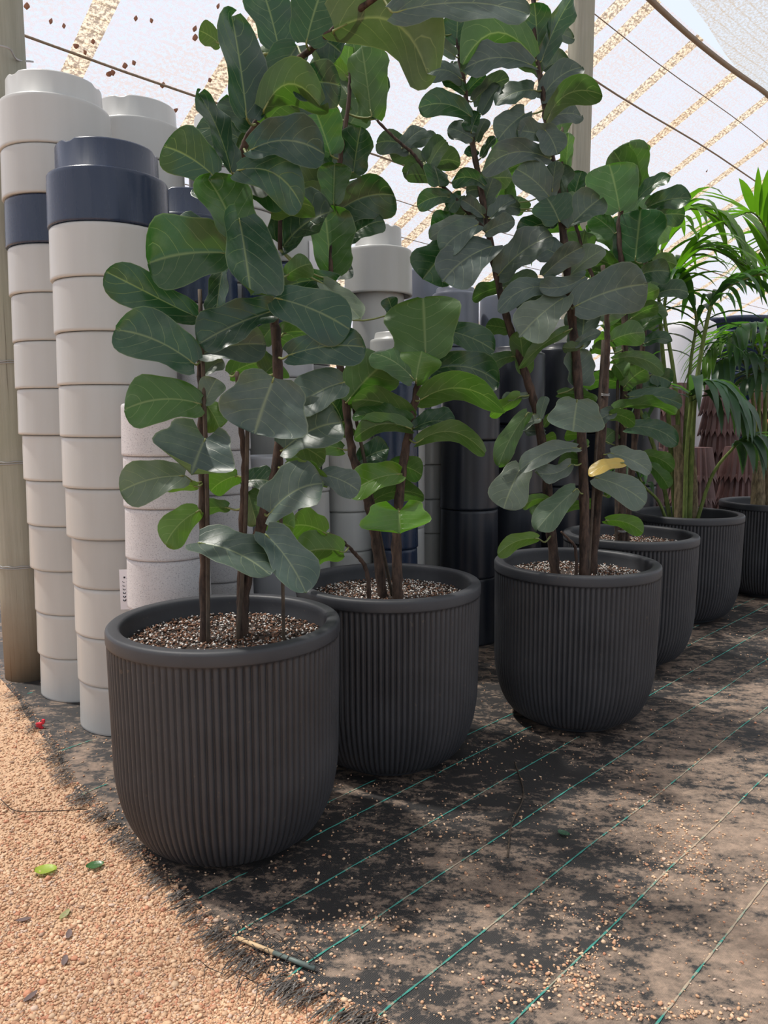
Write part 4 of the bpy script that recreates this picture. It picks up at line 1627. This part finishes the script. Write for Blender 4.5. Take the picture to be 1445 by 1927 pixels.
GL, GD, GB = (0.085, 0.17, 0.02), (0.045, 0.10, 0.04), (0.055, 0.10, 0.065)
palm(1.686, 4.26, 'kentia palm with drooping dark fronds in the ribbed planter beside the bushy fig',
     [([(1282, 975, 0), (1278, 880, 0), (1272, 800, 0)], 0.034, 0.020), ([(1303, 972, 0.05), (1302, 900, 0.05), (1296, 820, 0.05)], 0.034, 0.020)],
     [([(1298, 960, 0), (1303, 820, -0.02), (1312, 710, -0.04), (1334, 590, -0.08)], [(1350, 556, -0.1), (1385, 532, -0.15), (1440, 515, -0.2), (1500, 530, -0.22)], 22, 0.30, 0.011, 1.2, GD, 0.016),
      ([(1280, 960, 0), (1276, 800, 0), (1266, 690, 0.02), (1250, 590, 0.04)], [(1262, 530, 0.04), (1290, 480, 0.02), (1340, 470, -0.02), (1400, 500, -0.05)], 24, 0.32, 0.012, 1.0, GL, 0.015),
      ([(1290, 960, -0.05), (1292, 850, -0.10), (1300, 760, -0.14)], [(1300, 737, -0.16), (1325, 722, -0.20), (1355, 730, -0.24), (1388, 752, -0.26)], 20, 0.33, 0.016, 2.1, GB, 0.013),
      ([(1262, 965, -0.05), (1240, 945, -0.10), (1212, 915, -0.16)], [(1196, 884, -0.18), (1180, 874, -0.20), (1162, 882, -0.22)], 12, 0.15, 0.012, 1.4, GD, 0.010),
      ([(1308, 960, 0), (1340, 895, -0.06), (1378, 845, -0.12)], [(1394, 830, -0.14), (1420, 822, -0.18), (1460, 835, -0.22)], 14, 0.27, 0.014, 2.2, GB, 0.011),
      ([(1274, 960, 0.05), (1256, 760, 0.08), (1245, 640, 0.12)], [(1240, 540, 0.14), (1250, 450, 0.12), (1290, 395, 0.08), (1350, 410, 0.02), (1408, 470, -0.05)], 28, 0.30, 0.015, 1.3, GL, 0.015),
      ([(1286, 960, 0.06), (1290, 800, 0.1), (1300, 680, 0.12)], [(1310, 600, 0.14), (1290, 540, 0.14), (1250, 520, 0.12), (1200, 560, 0.1)], 20, 0.28, 0.012, 1.2, GD, 0.013),
      ([(1266, 960, 0.1), (1230, 840, 0.2), (1150, 640, 0.3)], [(1112, 500, 0.30), (1085, 440, 0.30), (1050, 425, 0.28), (1012, 450, 0.26)], 22, 0.26, 0.013, 1.4, GL, 0.014)],
     5, 0)
palm(2.44, 4.83, 'kentia palm with a pale swollen trunk in the ribbed planter farthest along the row',
     [([(1428, 940, 0), (1427, 900, 0), (1430, 868, 0)], 0.045, 0.028), ([(1448, 940, 0.02), (1446, 890, 0.02), (1440, 840, 0.02)], 0.03, 0.02)],
     [([(1426, 880, 0), (1420, 790, 0), (1412, 720, -0.02)], [(1398, 680, -0.06), (1375, 668, -0.12), (1340, 690, -0.2)], 16, 0.28, 0.013, 1.7, GB, 0.013),
      ([(1430, 880, 0), (1428, 760, 0), (1430, 690, 0)], [(1425, 655, -0.04), (1395, 630, -0.1), (1350, 640, -0.16), (1320, 680, -0.2)], 20, 0.27, 0.011, 1.2, GL, 0.013),
      ([(1436, 880, 0), (1442, 700, 0), (1450, 560, 0)], [(1452, 480, -0.02), (1440, 430, -0.04), (1415, 400, -0.08), (1380, 410, -0.1)], 20, 0.34, 0.014, 0.35, GL, 0.014),
      ([(1440, 880, 0), (1450, 780, 0), (1462, 700, 0)], [(1460, 650, -0.05), (1440, 615, -0.1), (1400, 610, -0.2), (1370, 640, -0.28)], 18, 0.28, 0.013, 1.3, GD, 0.013),
      ([(1442, 880, 0), (1452, 820, -0.05), (1470, 760, -0.1)], [(1460, 720, -0.15), (1440, 700, -0.2), (1405, 715, -0.25)], 14, 0.25, 0.013, 1.8, GB, 0.012),
      ([(1438, 880, 0.05), (1445, 650, 0.1), (1470, 520, 0.1)], [(1490, 470, 0.1), (1470, 440, 0.05), (1440, 460, 0), (1410, 510, -0.05)], 16, 0.30, 0.012, 0.8, GL, 0.013)],
     6, 900)


# ------------------------------------------------------------------ far corner: fluted maroon pots, drum, tubs
def fluted_mesh(R, h, nf=22):
    v, f = [], []
    seg = nf * 4
    rows = 5
    for i in range(seg):
        a = 2 * math.pi * i / seg
        ph = (i % 4) / 4
        tri = 1 - abs(2 * ph - 1)
        for k in range(rows):
            t = k / (rows - 1)
            r = (R * (1 - 0.30 * t)) * (1 - 0.10 * tri * (1 - 0.4 * t))
            z = h * t + (0.05 * tri if k == 0 else 0)
            v.append((r * math.cos(a), r * math.sin(a), z))
    top = len(v)
    v.append((0, 0, h))
    for i in range(seg):
        j = (i + 1) % seg
        for k in range(rows - 1):
            f.append((i * rows + k, j * rows + k, j * rows + k + 1, i * rows + k + 1))
        f.append((i * rows + rows - 1, j * rows + rows - 1, top))
    # inner wall: the pot above rests on the one below through it
    t = 0.3 * R * 0.16 / h - 0.0006
    o = len(v)
    for i in range(seg):
        a = 2 * math.pi * i / seg
        for z in (0.052, h - 0.02):
            r = R * (1 - 0.30 * z / h) - t
            v.append((r * math.cos(a), r * math.sin(a), z))
    c = len(v)
    v.append((0, 0, h - 0.02))
    for i in range(seg):
        j = (i + 1) % seg
        f.append((o + 2 * i, o + 2 * i + 1, o + 2 * j + 1, o + 2 * j))
        f.append((o + 2 * i + 1, c, o + 2 * j + 1))
        f.append((i * rows, o + 2 * i, o + 2 * j, j * rows))
    return mesh('fluted_pot', v, f, 'maroon', smooth=False)


FL = fluted_mesh(0.172, 0.26)
STK = ['first', 'second', 'third', 'fourth', 'fifth']
for sx, (px, Y, nst) in enumerate([(1118, 5.45, 5), (1212, 5.5, 5), (1306, 5.6, 5), (1396, 5.7, 5), (1478, 5.8, 5), (1262, 6.1, 8), (1352, 6.2, 8), (1440, 6.3, 8)]):
    X = place(px, Y, 860)
    for k in range(nst):
        o = link('fluted_pot', FL, (X, Y, 0.006 + k * 0.16), rz=random.uniform(0, 1))
        where = f'{STK[sx]} front stack' if sx < 5 else f'{STK[sx - 5]} rear stack'
        tag(o, f'maroon zigzag-rimmed pot, {ORD[nst - 1 - k]} {where} along from the near-black pots', 'pot', 'maroon fluted pots stacked upside down')

# terracotta pot on the fluted stacks
Yt = 5.9
X = place(1420, 5.55, 790)
zt = 0.006 + 4 * 0.16 + 0.26
v, f = lathe([(0, 0), (0.07, 0), (0.105, 0.15), (0.118, 0.152), (0.122, 0.20), (0.112, 0.20), (0.095, 0.15), (0.06, 0.02), (0, 0.02)], 32)
tag(link('terracotta_pot', mesh('terracotta_pot', v, f, 'terracotta'), (place(1478, 5.8, 860) - 0.055, 5.77, zt)), 'orange terracotta pot sitting on the maroon fluted stack', 'pot')

# white drum with moulded curve
Yd = 7.2
Xd = place(1297, Yd, 660)
prof = [(0, 0), (0.20, 0), (0.225, 0.02), (0.228, 0.35), (0.222, 0.365), (0.228, 0.38), (0.228, 0.80), (0.222, 0.82), (0.228, 0.84), (0.228, 1.90), (0.215, 1.96), (0.16, 1.99), (0.05, 2.0), (0, 2.0)]
v, f = lathe(prof, 40)
drum = empty('white_drum', (Xd, Yd, 0.006), 'tall white plastic drum standing behind the palm fronds', 'drum')
link('drum_body', mesh('drum_body', v, f, 'jerry'), parent=drum)
pts = [((0.231) * math.cos(a), (0.231) * math.sin(a), 1.30 + 0.35 * t ** 1.6) for t, a in [(k / 14, -2.5 + 1.9 * k / 14) for k in range(15)]]
v, f = tube(pts, 0.008, 6)
link('moulded_ridge', mesh('moulded_ridge', v, f, 'palegrey'), parent=drum)

# dark wide tubs stacked further back
for px, Y, R, nn, c, desc in [(1385, 8.2, 0.40, 14, 'navy', 'the wide tub stack behind the white drum'), (1520, 9.0, 0.40, 14, 'grey', 'the wide tub stack next to the net wall')]:
    X = place(px, Y, 650)
    v, f = lathe([(0, 0), (R * 0.82, 0), (R * 0.86, 0.02), (R * 0.95, 0.27), (R, 0.275), (R, 0.31), (R * 0.95, 0.31), (R * 0.90, 0.27), (R * 0.81, 0.02), (0, 0.015)], 44)
    me = mesh('wide_tub', v, f, c)
    for k in range(nn):
        tag(link('wide_tub', me, (X, Y, 0.006 + k * 0.1396)), f'{CNAME[c]} wide tub, {ORD[nn - 1 - k]} {desc}', 'tub', desc)

# ------------------------------------------------------------------ small things on the ground
def ground_leaf(px, py, L, W, ang, col, label, curl=0.25, name='fallen_leaf', mat='leaf'):
    c = ground(px, py)
    dm = edge_dist(c)
    z = (mat_z(c, dm) if dm > 0 else 0.0) + 0.006
    v, f, uvv = [], [], []
    for y, hw in HALF:
        for x in CROSS[::2]:
            hwd = W * math.sin(math.pi * min(1, max(0.03, y * 0.96 + 0.03))) ** 0.6 * 0.5
            v.append((L * (y - 0.5), hwd * x, curl * W * 0.5 * abs(x) ** 1.5 + curl * 0.12 * L * (2 * y - 1) ** 2))
            uvv.append((x / 2 + .5, y))
    nc = 5
    for i in range(len(HALF) - 1):
        for k in range(nc - 1):
            f.append((i * nc + k, (i + 1) * nc + k, (i + 1) * nc + k + 1, i * nc + k + 1))
    o = link(name, mesh(name, v, f, mat, uvv), (c[0], c[1], z), rz=ang)
    o.color = (*col, 1)
    return tag(o, label, 'leaf')


ground_leaf(86, 1643, 0.052, 0.042, 0.15, (0.40, 0.52, 0.07), 'lime yellow fallen leaf lying on the gravel')
ground_leaf(179, 1634, 0.042, 0.034, 0.4, (0.06, 0.17, 0.06), 'small green fallen leaf on the gravel beside the lime one')
ground_leaf(122, 1726, 0.036, 0.016, 1.4, (0.42, 0.42, 0.22), 'narrow pale fallen leaf curled on the gravel')
ground_leaf(1060, 1577, 0.034, 0.024, 2.4, (0.05, 0.13, 0.08), 'small dusty green leaf lying on the weed mat')
for px, py in [(122, 1812), (45, 1735), (58, 1880), (130, 1762)]:
    ground_leaf(px, py, 0.032, 0.013, random.uniform(0, 3), (0.13, 0.09, 0.085), 'dark brown bark flake lying flat on the gravel', 0.15, 'bark_flake', 'flake')['group'] = 'bark flakes on the gravel'

# cane offcut: bare half and coated half
a, b, c = ground(447, 1778), ground(515, 1806), ground(592, 1836)
zc = np.array([0, 0, 0.016])
cane = empty('cane_offcut', a, 'thin cane offcut, half bare and half green-coated, on the frayed mat edge', 'cane')
v, f = tube([a + zc - a, b + zc - a], [0.0045, 0.0050], 10)
link('bare_end', mesh('bare_end', v, f, 'bamboo'), parent=cane)
v, f = tube([b + zc - a, c + zc - a], [0.0048, 0.0050], 10)
link('coated_end', mesh('coated_end', v, f, 'cane_green'), parent=cane)

# twig on the gravel
pts = spline([ground(2, 1512) + np.array([0, 0, .012]), ground(30, 1532) + np.array([0, 0, .010]), ground(90, 1534) + np.array([0, 0, .012]), ground(163, 1530) + np.array([0, 0, .012])], 5)
v, f = tube(pts, 0.0014, 5)
tag(link('twig', mesh('twig', v, f, 'dark_chip')), 'thin dark twig lying on the gravel', 'twig')
pts = spline([ground(968, 1440) + np.array([0, 0, .012]), ground(985, 1500) + np.array([0, 0, .010]), ground(962, 1560) + np.array([0, 0, .012]), ground(955, 1620) + np.array([0, 0, .010])], 5)
v, f = tube(pts, 0.0024, 5)
tag(link('dead_twig', mesh('dead_twig', v, f, 'stake')), 'thin grey dry stem lying across the weed mat', 'twig')

# red clip
rc = ground(76, 1372)
parts = [box(0, 0, 0.014, 0.012, 0.010, 0.022), box(0.012, 0.0, 0.030, 0.011, 0.009, 0.014), box(0.006, 0, 0.022, 0.016, 0.007, 0.008), box(-0.010, 0, 0.016, 0.010, 0.008, 0.016), box(0.006, 0, 0.004, 0.010, 0.008, 0.010)]
v, f = join(parts)
clip = tag(link('red_clip', mesh('red_clip', v, f, 'red', smooth=False), rc), 'small red plastic clip on the mat edge', 'clip')
bm = clip.modifiers.new('bevel', 'BEVEL')
bm.width = 0.0015

# ------------------------------------------------------------------ loose pebbles, between the things standing on the mat
STAND = [(x, y, r + 0.004) for x, y, r in FEET] + [(POST[0], POST[1], 0.115), (pr[0], pr[1], 0.11), (drum.location[0], drum.location[1], 0.24)]
for o in list(COL.objects):
    if o.parent is None and o.type == 'MESH' and o.location[2] < 0.01 and o.name.split('.')[0] in ('round_planter', 'speckled_planter', 'tall_bucket', 'fluted_pot', 'wide_tub'):
        STAND.append((o.location[0], o.location[1], o.dimensions[0] / 2 + 0.005))
lp = []
while len(lp) < 4600:
    px, py = random.uniform(0, 1445), random.uniform(1130, 1927)
    P = ground(px, py)
    d = edge_dist(P)
    if d < 0.01 or any((P[0] - x) ** 2 + (P[1] - y) ** 2 < r * r for x, y, r in STAND):
        continue
    q = mnoise.noise(Vector((P[0] * 3.1, P[1] * 3.1, 2))) + 0.6 * mnoise.noise(Vector((P[0] * 11, P[1] * 11, 7))) + 0.5 * math.exp(-d / 0.12) + 0.35 * (py - 1500) / 430 - 0.25
    if random.random() < max(0.05, q * 0.8):
        lp.append((P[0], P[1], mat_z(P, d)))
lp = np.array(lp)
sz = 0.0012 + 0.0032 * RNG.random(len(lp)) ** 2
lp[:, 2] += sz * 0.45
tones = pal[RNG.choice(len(pal), len(lp), p=[.2, .24, .14, .22, .06, .04, .10])] * RNG.uniform(0.85, 1.15, (len(lp), 1))
tag(link('scattered_pebbles', scatter('scattered_pebbles', lp, sz, 0.65, ['stone'], tones)), 'small orange pebbles scattered over the black weed mat', 'pebbles', None, 'stuff')
